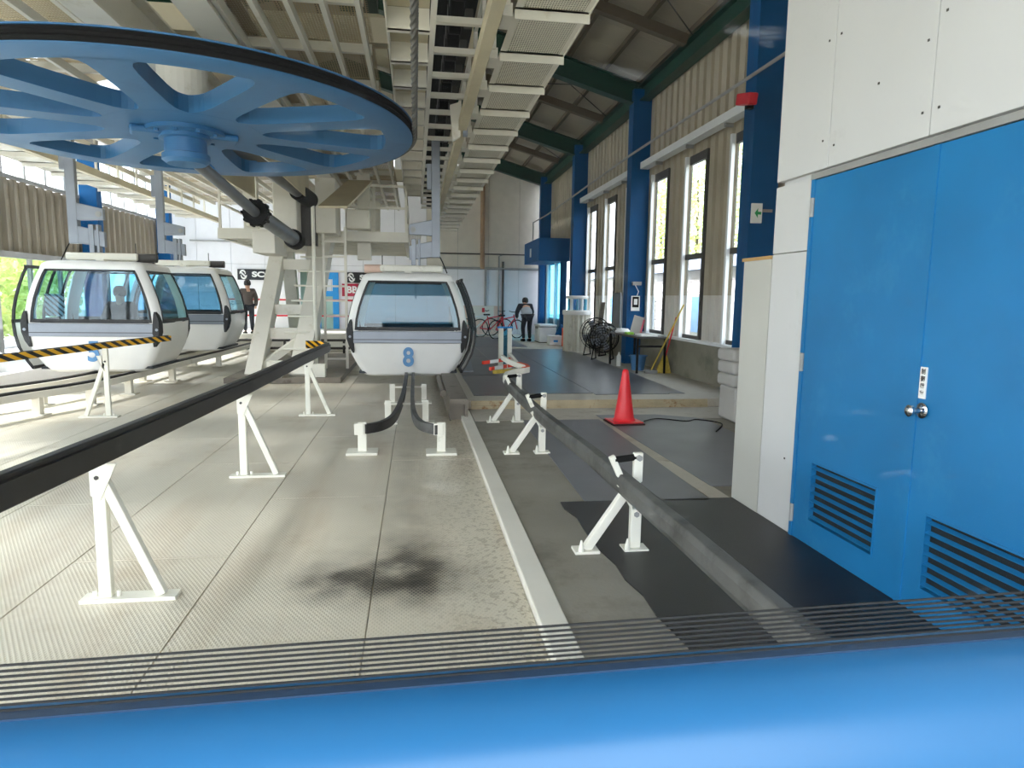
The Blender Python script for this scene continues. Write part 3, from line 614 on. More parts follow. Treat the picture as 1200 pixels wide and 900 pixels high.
# haul rope: twisted strands wrapped round the far half of the wheel and led out overhead on both sides
def rope():
    path = []
    xr = WC.x + WR - 0.0; zc = lambda y: WC.z + 0.07 + WT * (y - WC.y)
    for i in range(60): path.append((xr + 0.02, -1.0 + (WC.y + 1.0) * i / 60, zc(-1.0 + (WC.y + 1.0) * i / 60)))
    for i in range(81):
        a = PI * i / 80; path.append((WC.x + (WR + 0.02) * math.cos(a), WC.y + (WR + 0.02) * math.sin(a), zc(WC.y + WR * math.sin(a))))
    for i in range(1, 50): path.append((WC.x - WR - 0.02, WC.y - (WC.y + 1.0) * i / 49, zc(WC.y - (WC.y + 1.0) * i / 49)))
    fine = []
    for a, b in zip(path[:-1], path[1:]):
        for q in range(6): fine.append(Vector(a).lerp(Vector(b), q / 6))
    v = []; f = []; n = 24; s = 0.0
    for i, p in enumerate(fine):
        d = (fine[min(i + 1, len(fine) - 1)] - fine[max(i - 1, 0)]).normalized(); sd = d.cross(Vector((0, 0, 1))).normalized(); u = sd.cross(d)
        if i: s += (p - fine[i - 1]).length
        for k in range(n):
            a = 2 * PI * k / n; r = 0.027 + 0.006 * math.cos(5 * (a + s * 9.0)); v.append(p + (sd * math.cos(a) + u * math.sin(a)) * r)
    for i in range(len(fine) - 1):
        for k in range(n): f.append((i * n + k, i * n + (k + 1) % n, (i + 1) * n + (k + 1) % n, (i + 1) * n + k))
    return MB().add(v, f).build('haul_rope', 'rope_steel', None, smooth=True)
tag(rope(), 'grey twisted steel haul rope running overhead onto the bullwheel rim', 'rope')

# drive shafts from the hub to the gearbox
ds = empty('drive_shaft', (0, 0, 0)); tag(ds, 'grey drive shaft slanting from the bullwheel hub to the gearbox', 'shaft')
P = [Vector((-2.50, 8.5, 3.10)), Vector((-2.41, 11.0, 2.83)), Vector((-2.19, 13.0, 2.60))]
MB().tube([P[0], P[1]], 0.075, 18).build('slim_tube', 'shaft_grey', ds, smooth=True)
MB().tube([P[1], P[2]], 0.125, 18).build('thick_tube', 'shaft_grey', ds, smooth=True)
dd = (P[2] - P[1]).normalized(); MB().tube([P[1] - dd * 0.05, P[1] + dd * 0.08], 0.19, 20).build('coupling', 'black', ds, smooth=True)
MB().tube([P[2] - dd * 0.1, P[2] + dd * 0.12], 0.17, 20).build('end_flange', 'black', ds, smooth=True)
for k in range(10):
    a = 2 * PI * k / 10; q = P[1] + Vector((math.cos(a) * 0.19, 0, math.sin(a) * 0.19)); MB().beam(q - dd * 0.06, q + dd * 0.09, 0.035, 0.035).build('coupling_bolt', 'black', ds)
d2 = empty('upper_shaft', (0, 0, 0)); tag(d2, 'thick grey brake shaft above the slanting drive shaft', 'shaft')
MB().tube([(-2.55, 10.2, 3.68), (-2.12, 13.4, 3.48)], 0.11, 18).build('tube', 'shaft_grey', d2, smooth=True); MB().tube([(-2.14, 13.2, 3.49), (-2.04, 14.0, 3.44)], 0.16, 18).build('drum', 'black', d2, smooth=True)

# ------------------------------------------------------------------ overhead maintenance deck
mp_ = empty('overhead_deck', (0, 0, 0)); tag(mp_, 'cream overhead maintenance deck of bars and mesh panels above the bullwheel', 'deck')
xs = [-0.52 - 0.325 * i for i in range(5)] + [-3.3 - 0.45 * i for i in range(8)]
for x in xs: MB().box(x - 0.025, x + 0.025, 2.5, 22.0, 4.26, 4.36).build('long_bar', 'cream', mp_)
for i in range(15):
    y = 3.0 + 1.33 * i
    MB().box(-1.86, -0.48, y, y + 0.06, 4.36, 4.46).build('cross_bar', 'cream', mp_); MB().box(-6.5, -3.2, y, y + 0.06, 4.36, 4.46).build('cross_bar', 'cream', mp_)
    MB().box(-1.86, -0.46, y + 0.07, y + 1.32, 4.47, 4.49).build('mesh_panel', 'mesh_brown', mp_)
    MB().box(-6.5, -3.2, y + 0.07, y + 1.32, 4.47, 4.49).build('mesh_panel', 'mesh_brown', mp_)
for x in (-2.0, -3.02):
    MB().box(x - 0.16, x + 0.16, 2.0, 24.0, 4.20, 4.23).box(x - 0.02, x + 0.02, 2.0, 24.0, 4.23, 4.70).box(x - 0.16, x + 0.16, 2.0, 24.0, 4.70, 4.73).build('girder', 'cream', mp_)
for y in (4.0, 9.2, 14.5, 19.5): MB().box(-6.6, 0.75, y - 0.1, y + 0.1, 4.75, 5.05).build('cross_girder', 'tan', mp_)
MB().box(-0.85, -0.42, 8.2, 8.6, 4.9, 5.3).build('green_bracket', 'green', mp_)
MB().box(-2.02, -2.0, 10.6, 13.6, 3.4, 4.2).box(-3.0, -2.98, 10.6, 13.6, 3.4, 4.2).build('gusset_plate', 'tan', mp_)

# rope trough above the rope line
def trough(x0, x1, label, ymax=18.0):
    e = empty('rope_trough', (0, 0, 0)); tag(e, label, 'rope trough', 'rope troughs')
    n = int((ymax - 4.0) / 0.86)
    for i in range(n):
        y = 4.0 + 0.86 * i
        MB().box(x0, x1, y, y + 0.012, 4.0, 4.20).box(x0, x1, y, y + 0.07, 4.0, 4.012).build('cross_plate', 'cream', e)
        MB().box(x0, x1, y + 0.02, y + 0.85, 4.20, 4.21).build('cover_sheet', 'tan', e)
    MB().box(x0 - 0.012, x0, 4.0, ymax, 4.0, 4.20).build('side_plate', 'cream', e)
    MB().box(x1, x1 + 0.05, 2.5, ymax, 3.97, 4.03).build('edge_bar', 'cream', e)
    return e
trough(-0.24, 0.14, 'cream cross-plated trough directly above the haul rope')

# tyre conveyor
def tyres(xc, sgn, label, y0, y1):
    e = empty('tyre_conveyor', (0, 0, 0)); tag(e, label, 'conveyor', 'tyre conveyors')
    n = int((y1 - y0) / 0.41); src = None; rim = None
    for i in range(n):
        y = y0 + 0.41 * i
        if src is None:
            src = MB().tube([(-0.07, 0, 0), (-0.06, 0, 0), (0.06, 0, 0), (0.07, 0, 0)], [0.15, 0.19, 0.19, 0.15], 18).build('tyre', 'tyre', e, smooth=True)
            rim = MB().tube([(-0.075, 0, 0), (0.075, 0, 0)], 0.09, 12).build('hub_cap', 'frame_dark', src, smooth=True); src.location = (xc, y, 4.52)
        else:
            c = share(src, (xc, y, 4.52)); r2 = rim.copy(); COL.objects.link(r2); r2.parent = c
    for i in range(int((y1 - y0) / 0.82)):
        y = y0 + 0.2 + 0.82 * i; MB().box(xc - 0.24, xc + 0.24, y, y + 0.07, 4.20, 4.26).build('cross_bar', 'cream', e)
        MB().box(xc + 0.08, xc + 0.16, y + 0.2, y + 0.4, 4.30, 4.42).build('bearing', 'frame_dark', e)
    MB().box(xc - 0.26, xc + 0.26, y0, y1, 4.74, 4.80).build('cover', 'black', e)
    return e
tyres(0.42, 1, 'row of black drive tyres between the rope trough and guard panels', 4.2, 22.0)

# guard catwalk with mesh panels
def catwalk(x0, x1, sgn, label, y0=4.87, n=20):
    e = empty('guard_catwalk', (0, 0, 0)); tag(e, label, 'catwalk', 'guard catwalks')
    p = m_ = None
    for i in range(n):
        y = y0 + 1.02 * i
        MB().box(x0, x1, y, y + 0.014, 3.90, 3.99).box(x0, x1, y, y + 0.07, 3.975, 3.99).build('cross_angle', 'cream', e)
        MB().add([(x0, y + 0.03, 3.98), (x0 + 0.06, y + 0.03, 3.98), (x0 + 0.06, y + 0.99, 3.98), (x0, y + 0.99, 3.98)], [(0, 1, 2, 3)]).add([(x1 - 0.06, y + 0.03, 3.98), (x1, y + 0.03, 3.98), (x1, y + 0.99, 3.98), (x1 - 0.06, y + 0.99, 3.98)], [(0, 1, 2, 3)]).build('panel_edge', 'cream', e)
        MB().box(x0 + 0.06, x1 - 0.06, y + 0.03, y + 0.99, 3.985, 3.995).build('mesh_panel', 'mesh_light', e)
        xs_ = x0 - 0.10 if sgn > 0 else x1 + 0.02
        MB().box(xs_, xs_ + 0.08, y, y + 0.30, 3.92, 4.02).build('side_bracket', 'cream', e)
        xh = x0 - 0.06 if sgn > 0 else x1 + 0.06
        MB().box(xh - 0.02, xh + 0.02, y - 0.02, y + 0.02, 4.0, 4.9).build('stanchion', 'cream', e)
    xb = x0 - 0.18 if sgn > 0 else x1 + 0.18
    MB().box(xb - 0.055, xb + 0.055, y0 - 2.5, y0 + 1.02 * n, 3.86, 4.0).build('side_beam', 'tan', e)
    for z in (4.45, 4.9): 
        xh = x0 - 0.06 if sgn > 0 else x1 + 0.06
        MB().box(xh - 0.02, xh + 0.02, y0, y0 + 1.02 * n, z, z + 0.04).build('hand_rail', 'cream', e)
    MB().box(x1 - 0.012 if sgn > 0 else x0, x1 if sgn > 0 else x0 + 0.012, y0, y0 + 1.02 * n, 3.97, 4.06).build('kick_plate', 'cream', e)
    return e
catwalk(0.83, 1.47, 1, 'stepped-looking mesh guard catwalk hanging over the walkway')
catwalk(-7.25, -6.45, -1, 'white railed mesh catwalk high along the left wall', 8.0, 15)
MB_ = MB().box(0.60, 0.74, 15.2, 15.3, 3.0, 4.0)
# counterweight hanger by the cabin track
ch = empty('track_bracket', (0, 0, 0)); tag(ch, 'cream slanted cover plate hanging beside the tyre row', 'bracket')
MB().add([(0.52, 9.6, 3.72), (0.62, 9.6, 3.78), (0.62, 9.66, 4.25), (0.48, 9.66, 4.2), (0.52, 9.7, 3.72), (0.62, 9.7, 3.78), (0.62, 9.76, 4.25), (0.48, 9.76, 4.2)], [(0, 1, 2, 3), (7, 6, 5, 4), (0, 4, 5, 1), (1, 5, 6, 2), (2, 6, 7, 3), (3, 7, 4, 0)]).build('plate', 'cream', ch)
MB().tube([(0.66, 9.68, 3.86), (0.72, 9.68, 3.86)], 0.07, 14).build('roller', 'grey_steel', ch, smooth=True)

# ------------------------------------------------------------------ tower, gearbox platform, ladders
tw = empty('support_tower', (0, 0, 0)); tag(tw, 'cream steel support tower with slanting legs and step rungs under the gearbox', 'tower')
def leg(a, b, w, h): MB().beam(a, b, w, h).build('leg', 'cream', tw, 0.01)
A0, A1 = Vector((-3.05, 13.3, 0.0)), Vector((-2.92, 15.9, 2.95)); B0, B1 = Vector((-2.22, 13.3, 0.0)), Vector((-1.98, 15.9, 2.95))
leg(A0, A1, 0.30, 0.30); leg(B0, B1, 0.36, 0.30); leg((-3.0, 18.0, 0), (-2.95, 16.4, 2.95), 0.28, 0.28); leg((-2.55, 18.0, 0), (-2.4, 16.4, 2.95), 0.24, 0.24)
for t, h in ((0.28, 0.22), (0.44, 0.2), (0.76, 0.22)):
    MB().beam(A0.lerp(A1, t), B0.lerp(B1, t), 0.12, h).build('cross_beam', 'cream', tw)
MB().beam(A0.lerp(A1, 0.05), B0.lerp(B1, 0.28), 0.12, 0.14).build('brace', 'cream_white', tw)
for k in range(9):
    t = 0.08 + 0.105 * k; q = B0.lerp(B1, t); MB().tube([q + Vector((-0.42, -0.2, 0)), q + Vector((0.05, -0.2, 0)), q + Vector((0.12, -0.1, 0.02))], 0.02, 6).build('step_rung', 'cream_white', tw, smooth=True)
MB().box(-3.5, -1.4, 12.9, 18.4, FL, 0.06).build('base_plate', 'worn_steel', tw); MB().box(-2.75, -2.5, 13.0, 13.3, 0.06, 0.35).box(-2.0, -1.7, 13.0, 13.2, 0.06, 0.3).build('anchor_block', 'cream_white', tw)
MB().box(-2.75, -2.45, 17.0, 17.5, 0.06, 2.2).build('junction_cabinet', 'mint', tw)
gp = empty('gearbox_platform', (0, 0, 0)); tag(gp, 'cream mid-height gearbox platform with railings on top of the tower', 'platform')
MB().box(-4.2, -0.15, 15.5, 15.6, 2.78, 3.0).build('front_channel', 'cream', gp)
MB().box(-4.2, -4.1, 15.6, 21.5, 2.78, 3.0).box(-0.25, -0.15, 15.6, 21.5, 2.78, 3.0).build('side_channel', 'cream', gp)
for i in range(9): MB().box(-4.1, -0.25, 16.1 + 0.62 * i, 16.18 + 0.62 * i, 2.80, 2.92).build('joist', 'cream', gp)
for i in range(4): MB().box(-3.9 + i * 1.02, -2.9 + i * 1.02 - 0.03, 15.6, 21.5, 2.95, 2.97).build('mesh_panel', 'mesh_brown', gp)
for x, y in ((-4.15, 15.55), (-3.4, 15.55), (-1.5, 15.55), (-0.9, 15.55), (-0.2, 15.55), (-4.15, 18.5), (-4.15, 21.4), (-0.2, 18.5), (-0.2, 21.4)):
    MB().box(x - 0.025, x + 0.025, y - 0.025, y + 0.025, 3.0, 4.0).build('rail_post', 'cream', gp)
for z in (3.5, 3.97):
    MB().box(-4.15, -3.4, 15.53, 15.57, z, z + 0.05).build('hand_rail', 'cream', gp); MB().box(-1.5, -0.2, 15.53, 15.57, z, z + 0.05).build('hand_rail', 'cream', gp)
    MB().box(-4.17, -4.13, 15.55, 21.4, z, z + 0.05).build('hand_rail', 'cream', gp); MB().box(-0.22, -0.18, 15.55, 21.4, z, z + 0.05).build('hand_rail', 'cream', gp)
MB().box(-1.3, -1.0, 15.9, 16.1, 2.4, 2.78).build('hanging_stub', 'cream', gp)
gx = empty('gearbox', (0, 0, 0)); tag(gx, 'cream gearbox housing with plates where the drive shafts end', 'gearbox')
MB().box(-2.95, -2.55, 13.1, 14.2, 2.35, 2.75).build('bearing_block', 'cream', gx, 0.015); MB().box(-2.75, -2.3, 14.0, 15.2, 2.5, 3.9).build('housing', 'cream', gx, 0.02)
MB().box(-2.0, -1.6, 14.4, 15.3, 2.85, 3.95).build('side_housing', 'cream', gx, 0.02); MB().box(-1.45, -0.95, 14.9, 15.4, 3.0, 3.4).build('control_box', 'cream', gx, 0.02)
MB().box(-3.5, -3.1, 15.0, 15.4, 3.0, 3.4).build('oil_tank', 'cream', gx, 0.03); MB().box(-2.3, -2.0, 14.5, 14.7, 2.6, 3.6).build('gap_shade_block', 'frame_dark', gx)  # solid dark block stands in for shade in the gap between the housings
MB().beam((-1.4, 12.2, 3.1), (-1.1, 14.4, 3.9), 0.5, 0.04).build('cover_plate', 'tan', gx)
for x, y in ((-3.6, 16.0), (-1.15, 16.0), (-3.6, 20.5), (-1.15, 20.5)):
    p = empty('deck_post', (x, y, 0)); tag(p, {(-3.6, 16.0): 'cream square post standing at the gearbox end of the platform', (-1.15, 16.0): 'cream square post above the tall ladder', (-3.6, 20.5): 'far cream post on the side of cabin six', (-1.15, 20.5): 'far cream post above cabin eight'}[(x, y)], 'post', 'posts carrying the overhead deck')
    MB().box(-0.14, 0.14, -0.14, 0.14, 3.0, 4.3).build('shaft', 'cream', p); MB().box(-0.2, 0.2, -0.2, 0.2, 2.97, 3.0).build('foot_plate', 'cream', p); MB().box(-0.2, 0.2, -0.2, 0.2, 4.3, 4.33).build('head_plate', 'cream', p)
def ladder(x, y, z0, z1, w, label, lean=0.0):
    e = empty('ladder', (x, y, 0)); tag(e, label, 'ladder', 'access ladders')
    for s in (-1, 1): MB().beam((s * w / 2, 0, z0), (s * w / 2, lean, z1), 0.05, 0.07, (0, 1, 0)).build('side_rail', 'cream', e)
    n = int((z1 - z0) / 0.30)
    for k in range(1, n): 
        t = k / n; MB().box(-w / 2, w / 2, lean * t - 0.03, lean * t + 0.03, z0 + (z1 - z0) * t - 0.02, z0 + (z1 - z0) * t + 0.02).build('rung', 'cream', e)
    return e
ladder(-1.66, 14.6, FL, 3.0, 0.44, 'cream ladder standing between the tower and cabin eight')
tp = MB().tube([(-1.98, 13.9, FL), (-1.98, 13.9, 3.6)], 0.035, 8).build('stand_pipe', 'cream_white', None, smooth=True); tag(tp, 'thin white standing pipe beside the tower leg', 'pipe')

# ------------------------------------------------------------------ cabins
PROF = [(0.0, 0.70, 0.74), (0.04, 0.78, 0.82), (0.20, 0.88, 0.88), (0.40, 0.98, 0.92), (0.58, 1.025, 0.94), (0.80, 1.04, 0.945), (1.0, 1.02, 0.94), (1.2, 0.975, 0.93), (1.4, 0.91, 0.91), (1.58, 0.84, 0.885), (1.70, 0.775, 0.86)]
def wd(z):
    for (z0, w0, d0), (z1, w1, d1) in zip(PROF[:-1], PROF[1:]):
        if z <= z1:
            t = (z - z0) / (z1 - z0); return w0 + (w1 - w0) * t, d0 + (d1 - d0) * t
    return PROF[-1][1:]
NC = 6; CR = 0.15
def cring(z, w=None, d=None, r=CR):
    if w is None: w, d = wd(z)
    P = []
    for cx, cy, a0 in ((w - r, -d + r, -PI / 2), (w - r, d - r, 0), (-w + r, d - r, PI / 2), (-w + r, -d + r, PI)):
        for k in range(NC + 1):
            a = a0 + PI / 2 * k / NC; P.append((cx + r * math.cos(a), cy + r * math.sin(a), z))
    return P
def cabin(num, loc, ds, label, rot=0.0):
    e = empty('gondola_cabin', loc, rot); e.scale = (1, 0.78, 1); tag(e, label, 'gondola', 'gondola cabins')
    zl = [0.0, 0.02, 0.04, 0.12, 0.20, 0.30, 0.40, 0.50, 0.58, 0.70, 0.80]; mb = MB(); v = []; f = []; n = 4 * (NC + 1)
    for z in zl: v += cring(z)
    for i in range(len(zl) - 1):
        for k in range(n): f.append((i * n + k, i * n + (k + 1) % n, (i + 1) * n + (k + 1) % n, (i + 1) * n + k))
    f.append(tuple(range(n))); mb.add(v, f); mb.build('lower_shell', 'cabin_white', e, smooth=True)
    MB().box(-0.85, 0.85, -0.8, 0.8, 0.05, 0.09).build('cabin_floor', 'seat_dark', e)
    zu = [0.80, 0.9, 1.0, 1.1, 1.2, 1.3, 1.4, 1.49, 1.58, 1.64, 1.70]
    for c in range(4):
        v = []; f = []; m_ = NC + 1
        for z in zu:
            R = cring(z)[c * m_:(c + 1) * m_]; cx = sum(p[0] for p in R) / m_; cy = sum(p[1] for p in R) / m_
            v += R + [(p[0] * 0.955, p[1] * 0.955, p[2]) for p in reversed(R)]
        q = 2 * m_
        for i in range(len(zu) - 1):
            for k in range(q): f.append((i * q + k, i * q + (k + 1) % q, (i + 1) * q + (k + 1) % q, (i + 1) * q + k))
        MB().add(v, f).build('corner_pillar', 'cabin_white', e, smooth=True)
    v = []; f = []; lv = [(1.66, 0.797, 0.868, CR), (1.70, 0.785, 0.868, CR), (1.745, 0.765, 0.85, CR), (1.785, 0.70, 0.79, CR), (1.80, 0.60, 0.68, CR)]
    for z, w, d_, r in lv: v += cring(z, w, d_, r)
    for i in range(len(lv) - 1):
        for k in range(n): f.append((i * n + k, i * n + (k + 1) % n, (i + 1) * n + (k + 1) % n, (i + 1) * n + k))
    f.append(tuple(range((len(lv) - 1) * n, len(lv) * n))); f.append(tuple(range(n))); MB().add(v, f).build('roof', 'cabin_white', e, smooth=True)
    # glazing: front, back and the closed side; border strip in black
    zg = [0.81, 0.9, 1.0, 1.1, 1.2, 1.3, 1.4, 1.5, 1.58, 1.655]
    def pane(kind):
        L_, R_ = [], []
        for z in zg:
            w, d_ = wd(z)
            if kind == 'front': L_.append((-w + CR - 0.02, -d_ + 0.006, z)); R_.append((w - CR + 0.02, -d_ + 0.006, z))
            elif kind == 'back': L_.append((-w + CR - 0.02, d_ - 0.006, z)); R_.append((w - CR + 0.02, d_ - 0.006, z))
            else: x = -ds * (w - 0.006); L_.append((x, -d_ + CR - 0.02, z)); R_.append((x, d_ - CR + 0.02, z))
        q = len(zg); f = [(i, i + 1, q + i + 1, q + i) for i in range(q - 1)]
        g_ = MB().add(L_ + R_, f).build('windscreen' if kind != 'side' else 'side_window', 'glass_cabin' if kind != 'side' else 'glass_side', e, smooth=True)
        nx = {'front': Vector((0, -1, 0)), 'back': Vector((0, 1, 0)), 'side': Vector((-ds, 0, 0))}[kind] * 0.012
        def strip(pts, ins):
            v = []; 
            for p, t in zip(pts, ins): v += [Vector(p) + nx, Vector(t) + nx, Vector(t) - nx, Vector(p) - nx]
            f = []
            for i in range(len(pts) - 1):
                for k in range(4): f.append((i * 4 + k, i * 4 + (k + 1) % 4, (i + 1) * 4 + (k + 1) % 4, (i + 1) * 4 + k))
            return v, f
        b_ = MB(); s = 0.04
        def tow(a, c, t): return tuple(Vector(a) + (Vector(c) - Vector(a)).normalized() * t)
        b_.add(*strip(L_, [tow(a, c, s) for a, c in zip(L_, R_)])); b_.add(*strip(R_, [tow(c, a, s) for a, c in zip(L_, R_)]))
        b_.add(*strip([L_[0], R_[0]], [tow(L_[0], L_[1], 0.055), tow(R_[0], R_[1], 0.055)])); b_.add(*strip([L_[-1], R_[-1]], [tow(L_[-1], L_[-2], 0.035), tow(R_[-1], R_[-2], 0.035)]))
        b_.build('gasket', 'gasket', g_)
    pane('front'); pane('back'); pane('side')
    for s in (-1, 1):
        y = s * 0.955
        MB().box(-0.93, 0.93, min(y, y + s * 0.03), max(y, y + s * 0.03), 0.585, 0.795).build('bumper_band', 'cabin_band', e, 0.012)
        MB().box(-0.93, 0.93, min(y, y + s * 0.036), max(y, y + s * 0.036), 0.645, 0.655).build('band_groove', 'gasket', e)
        for t in (-1, 1):
            pr = [(0.42, 0.02), (0.52, 0.07), (0.66, 0.10), (0.82, 0.09), (0.94, 0.05), (0.99, 0.02)]; v = []; f = []
            for z, hw in pr:
                w, d_ = wd(min(z, 1.6)); cx = t * (w - 0.055)
                v += [(cx - hw * 0.75, s * (d_ - 0.06), z), (cx - hw * 0.6, s * (d_ + 0.045), z), (cx + hw * 0.4, s * (d_ + 0.035), z), (cx + hw * 0.75, s * (d_ - 0.08), z)]
            for i in range(len(pr) - 1):
                for k in range(4): f.append((i * 4 + k, i * 4 + (k + 1) % 4, (i + 1) * 4 + (k + 1) % 4, (i + 1) * 4 + k))
            f += [(0, 1, 2, 3), tuple(range((len(pr) - 1) * 4, len(pr) * 4))]
            bf_ = MB().add(v, f).build('corner_bumper', 'gasket', e, smooth=True)
            MB().tube([(t * 0.985, s * 0.985, 0.70), (t * 0.985, s * 1.0, 0.70)], 0.022, 10).build('bolt', 'grey_steel', bf_)
    text('number', num, 'number_blue', 0.45, (0.0, -0.955, 0.33), (PI / 2 - 0.10, 0, 0), e, 0.006, 0.012, 0.86)
    # seats
    for s in (-1, 1):
        MB().box(-0.8, 0.8, min(s * 0.45, s * 0.86), max(s * 0.45, s * 0.86), 0.38, 0.46).build('bench_seat', 'seat_dark', e, 0.02)
        MB().box(-0.8, 0.8, min(s * 0.80, s * 0.87), max(s * 0.80, s * 0.87), 0.46, 0.86).build('bench_back', 'seat_dark', e, 0.02)
    # open door leaves on the boarding side
    for (ya, yb) in ((-0.92, -0.22), (0.22, 0.92)):
        zd = [0.06, 0.2, 0.4, 0.6, 0.8, 1.0, 1.2, 1.4, 1.56, 1.68]; out = 0.15
        dl = empty('door_leaf', (0, 0, 0), 0, e)
        def X(z): return ds * (wd(z)[0] + out)
        for (p, q_) in ((ya, ya + 0.05), (yb - 0.05, yb)):
            v = []; f = []
            for z in zd: v += [(X(z), p, z), (X(z), q_, z), (X(z) - ds * 0.035, q_, z), (X(z) - ds * 0.035, p, z)]
            for i in range(len(zd) - 1):
                for k in range(4): f.append((i * 4 + k, i * 4 + (k + 1) % 4, (i + 1) * 4 + (k + 1) % 4, (i + 1) * 4 + k))
            f += [(0, 1, 2, 3), tuple(range((len(zd) - 1) * 4, len(zd) * 4))]; MB().add(v, f).build('door_stile', 'gasket', dl)
        for z in (0.06, 0.80, 1.66): MB().box(min(X(z), X(z) - ds * 0.035), max(X(z), X(z) - ds * 0.035), ya, yb, z, z + 0.05).build('door_rail', 'gasket', dl)
        up = [z for z in zd if z >= 0.8]; lo = [z for z in zd if z <= 0.8]
        for zz, nm, mm in ((up, 'door_glass', 'glass_side'), (lo, 'door_panel', 'cabin_white')):
            v = [(X(z) - ds * 0.018, ya + 0.05, z) for z in zz] + [(X(z) - ds * 0.018, yb - 0.05, z) for z in zz]; q = len(zz)
            MB().add(v, [(i, i + 1, q + i + 1, q + i) for i in range(q - 1)]).build(nm, mm, dl, smooth=True)
    # roof gear and hanger
    MB().box(-0.50 if ds > 0 else -0.62, 0.62 if ds > 0 else 0.50, -0.16, 0.16, 1.83, 1.95).build('roof_beam', 'cream_white', e, 0.03)
    MB().box(-0.06, 0.06, -0.4, 0.4, 1.79, 1.84).build('roof_saddle', 'cream_white', e)
    MB().tube([(-ds * 0.78, 0.0, 1.88), (-ds * 0.46, 0.0, 1.88)], 0.075, 10).build('roof_roller', 'wall_pink' if ds > 0 else 'frame_dark', e, smooth=True)
    MB().tube([(-ds * 0.46, -0.05, 1.85), (-ds * 0.46, -0.05, 2.12)], 0.008, 6).build('antenna', 'frame_dark', e)
    cx = ds * 0.16
    MB().box(cx - 0.10, cx - 0.02, -0.08, 0.08, 1.95, 2.42).build('suspension_plate', 'grey_steel', e, 0.01); MB().box(cx + 0.02, cx + 0.06, -0.08, 0.08, 1.95, 2.42).build('suspension_plate', 'grey_steel', e, 0.01)
    def arm(z0, z1, z2, z3, nm):
        a, b = cx - ds * 0.14, cx + ds * 0.40
        MB().add([(a, -0.06, z0), (b, -0.06, z1), (b, -0.06, z2), (a, -0.06, z3), (a, 0.06, z0), (b, 0.06, z1), (b, 0.06, z2), (a, 0.06, z3)], [(0, 1, 2, 3), (7, 6, 5, 4), (0, 4, 5, 1), (1, 5, 6, 2), (2, 6, 7, 3), (3, 7, 4, 0)]).build(nm, 'grey_steel', e, 0.012)
    arm(2.50, 2.48, 2.80, 2.68, 'hanger_arm'); arm(2.05, 2.12, 2.42, 2.30, 'lower_arm')
    MB().tube([(cx - ds * 0.07, -0.075, 2.59), (cx - ds * 0.07, 0.075, 2.59)], 0.05, 12).build('arm_pin', 'frame_grey', e, smooth=True)
    px = cx + ds * 0.34
    MB().box(px - 0.075, px + 0.075, -0.07, 0.07, 2.1, 4.25).build('hanger_post', 'grey_steel', e, 0.012)
    MB().box(px - 0.16, px - 0.075, -0.05, 0.05, 3.3, 3.75).build('post_stiffener', 'grey_steel', e, 0.01)
    MB().box(px - 0.25, px + 0.15, -0.35, 0.35, 4.16, 4.36).build('rope_grip', 'frame_dark', e, 0.02)
    for yy in (-0.25, 0.25): MB().tube([(px + 0.15, yy, 4.26), (px + 0.22, yy, 4.26)], 0.08, 14).build('grip_roller', 'frame_grey', e, smooth=True)
    MB().tube([(px + ds * 0.05, 0, 2.45), (px + ds * 0.03, -0.02, 2.2), (px + ds * 0.12, -0.05, 2.02), (px + ds * 0.2, -0.1, 1.82)], 0.01, 6).build('cable', 'black', e)
    return e
c8 = cabin('8', (-0.13, 12.57, 0.20), 1, 'white gondola cabin number 8 facing the camera with grey hanger above')
c5 = cabin('5', (-5.15, 12.44, 0.30), -1, 'white gondola cabin number 5 behind the hazard-striped rail')
c6 = cabin('6', (-4.98, 15.94, 0.36), -1, 'white gondola cabin number 6 beyond cabin five')
rk = MB().box(-0.80, -0.52, -0.62, -0.58, 0.90, 1.26).build('rack_panel', 'rack_check', c5); rk['label'] = 'white chequered rack panel'

# ------------------------------------------------------------------ guard rails
def afoot(e, x, y, zt, side, mm='cream_white'):
    """upright and slanting strut on a foot plate"""
    MB().box(x - 0.12, x + 0.36, y - 0.05, y + 0.05, FL, FL + 0.02).build('foot_plate', mm, e) if side > 0 else MB().box(x - 0.36, x + 0.12, y - 0.05, y + 0.05, FL, FL + 0.02).build('foot_plate', mm, e)
    MB().box(x - 0.032, x + 0.032, y - 0.025, y + 0.025, FL + 0.02, zt - 0.03).build('upright', mm, e, 0.006)
    MB().beam((x + side * 0.28, y, FL + 0.02), (x + side * 0.02, y, zt - 0.22), 0.05, 0.05).build('strut', mm, e, 0.006)
    gt_ = zt - 0.125; q = [(x - 0.035, gt_), (x - 0.035, gt_ - 0.17), (x + side * 0.01, gt_ - 0.20), (x + side * 0.10, gt_)]
    MB().add([(a, y - 0.034, b) for a, b in q] + [(a, y - 0.026, b) for a, b in q], [(0, 1, 2, 3), (7, 6, 5, 4), (0, 4, 5, 1), (1, 5, 6, 2), (2, 6, 7, 3), (3, 7, 4, 0)]).build('gusset', mm, e)
    for dx in (-0.06, 0.06): MB().tube([(x + dx, y, FL + 0.02), (x + dx, y, FL + 0.05)], 0.012, 6).build('anchor_bolt', mm, e)
    MB().tube([(x, y - 0.04, zt - 0.2), (x, y - 0.03, zt - 0.2)], 0.012, 6).build('bolt', 'frame_dark', e)
g1 = empty('guard_rail', (0, 0, 0)); tag(g1, 'long black guard rail on white trestles across the steel deck', 'guard rail', 'guard rails')
path = [(-1.80, 0.9, 0.80), (-1.72, 2.0, 0.80), (-1.655, 2.9, 0.80), (-1.60, 3.72, 0.80), (-1.50, 6.22, 0.79), (-1.42, 9.2, 0.79), (-1.385, 10.2, 0.79), (-1.36, 10.8, 0.79)]
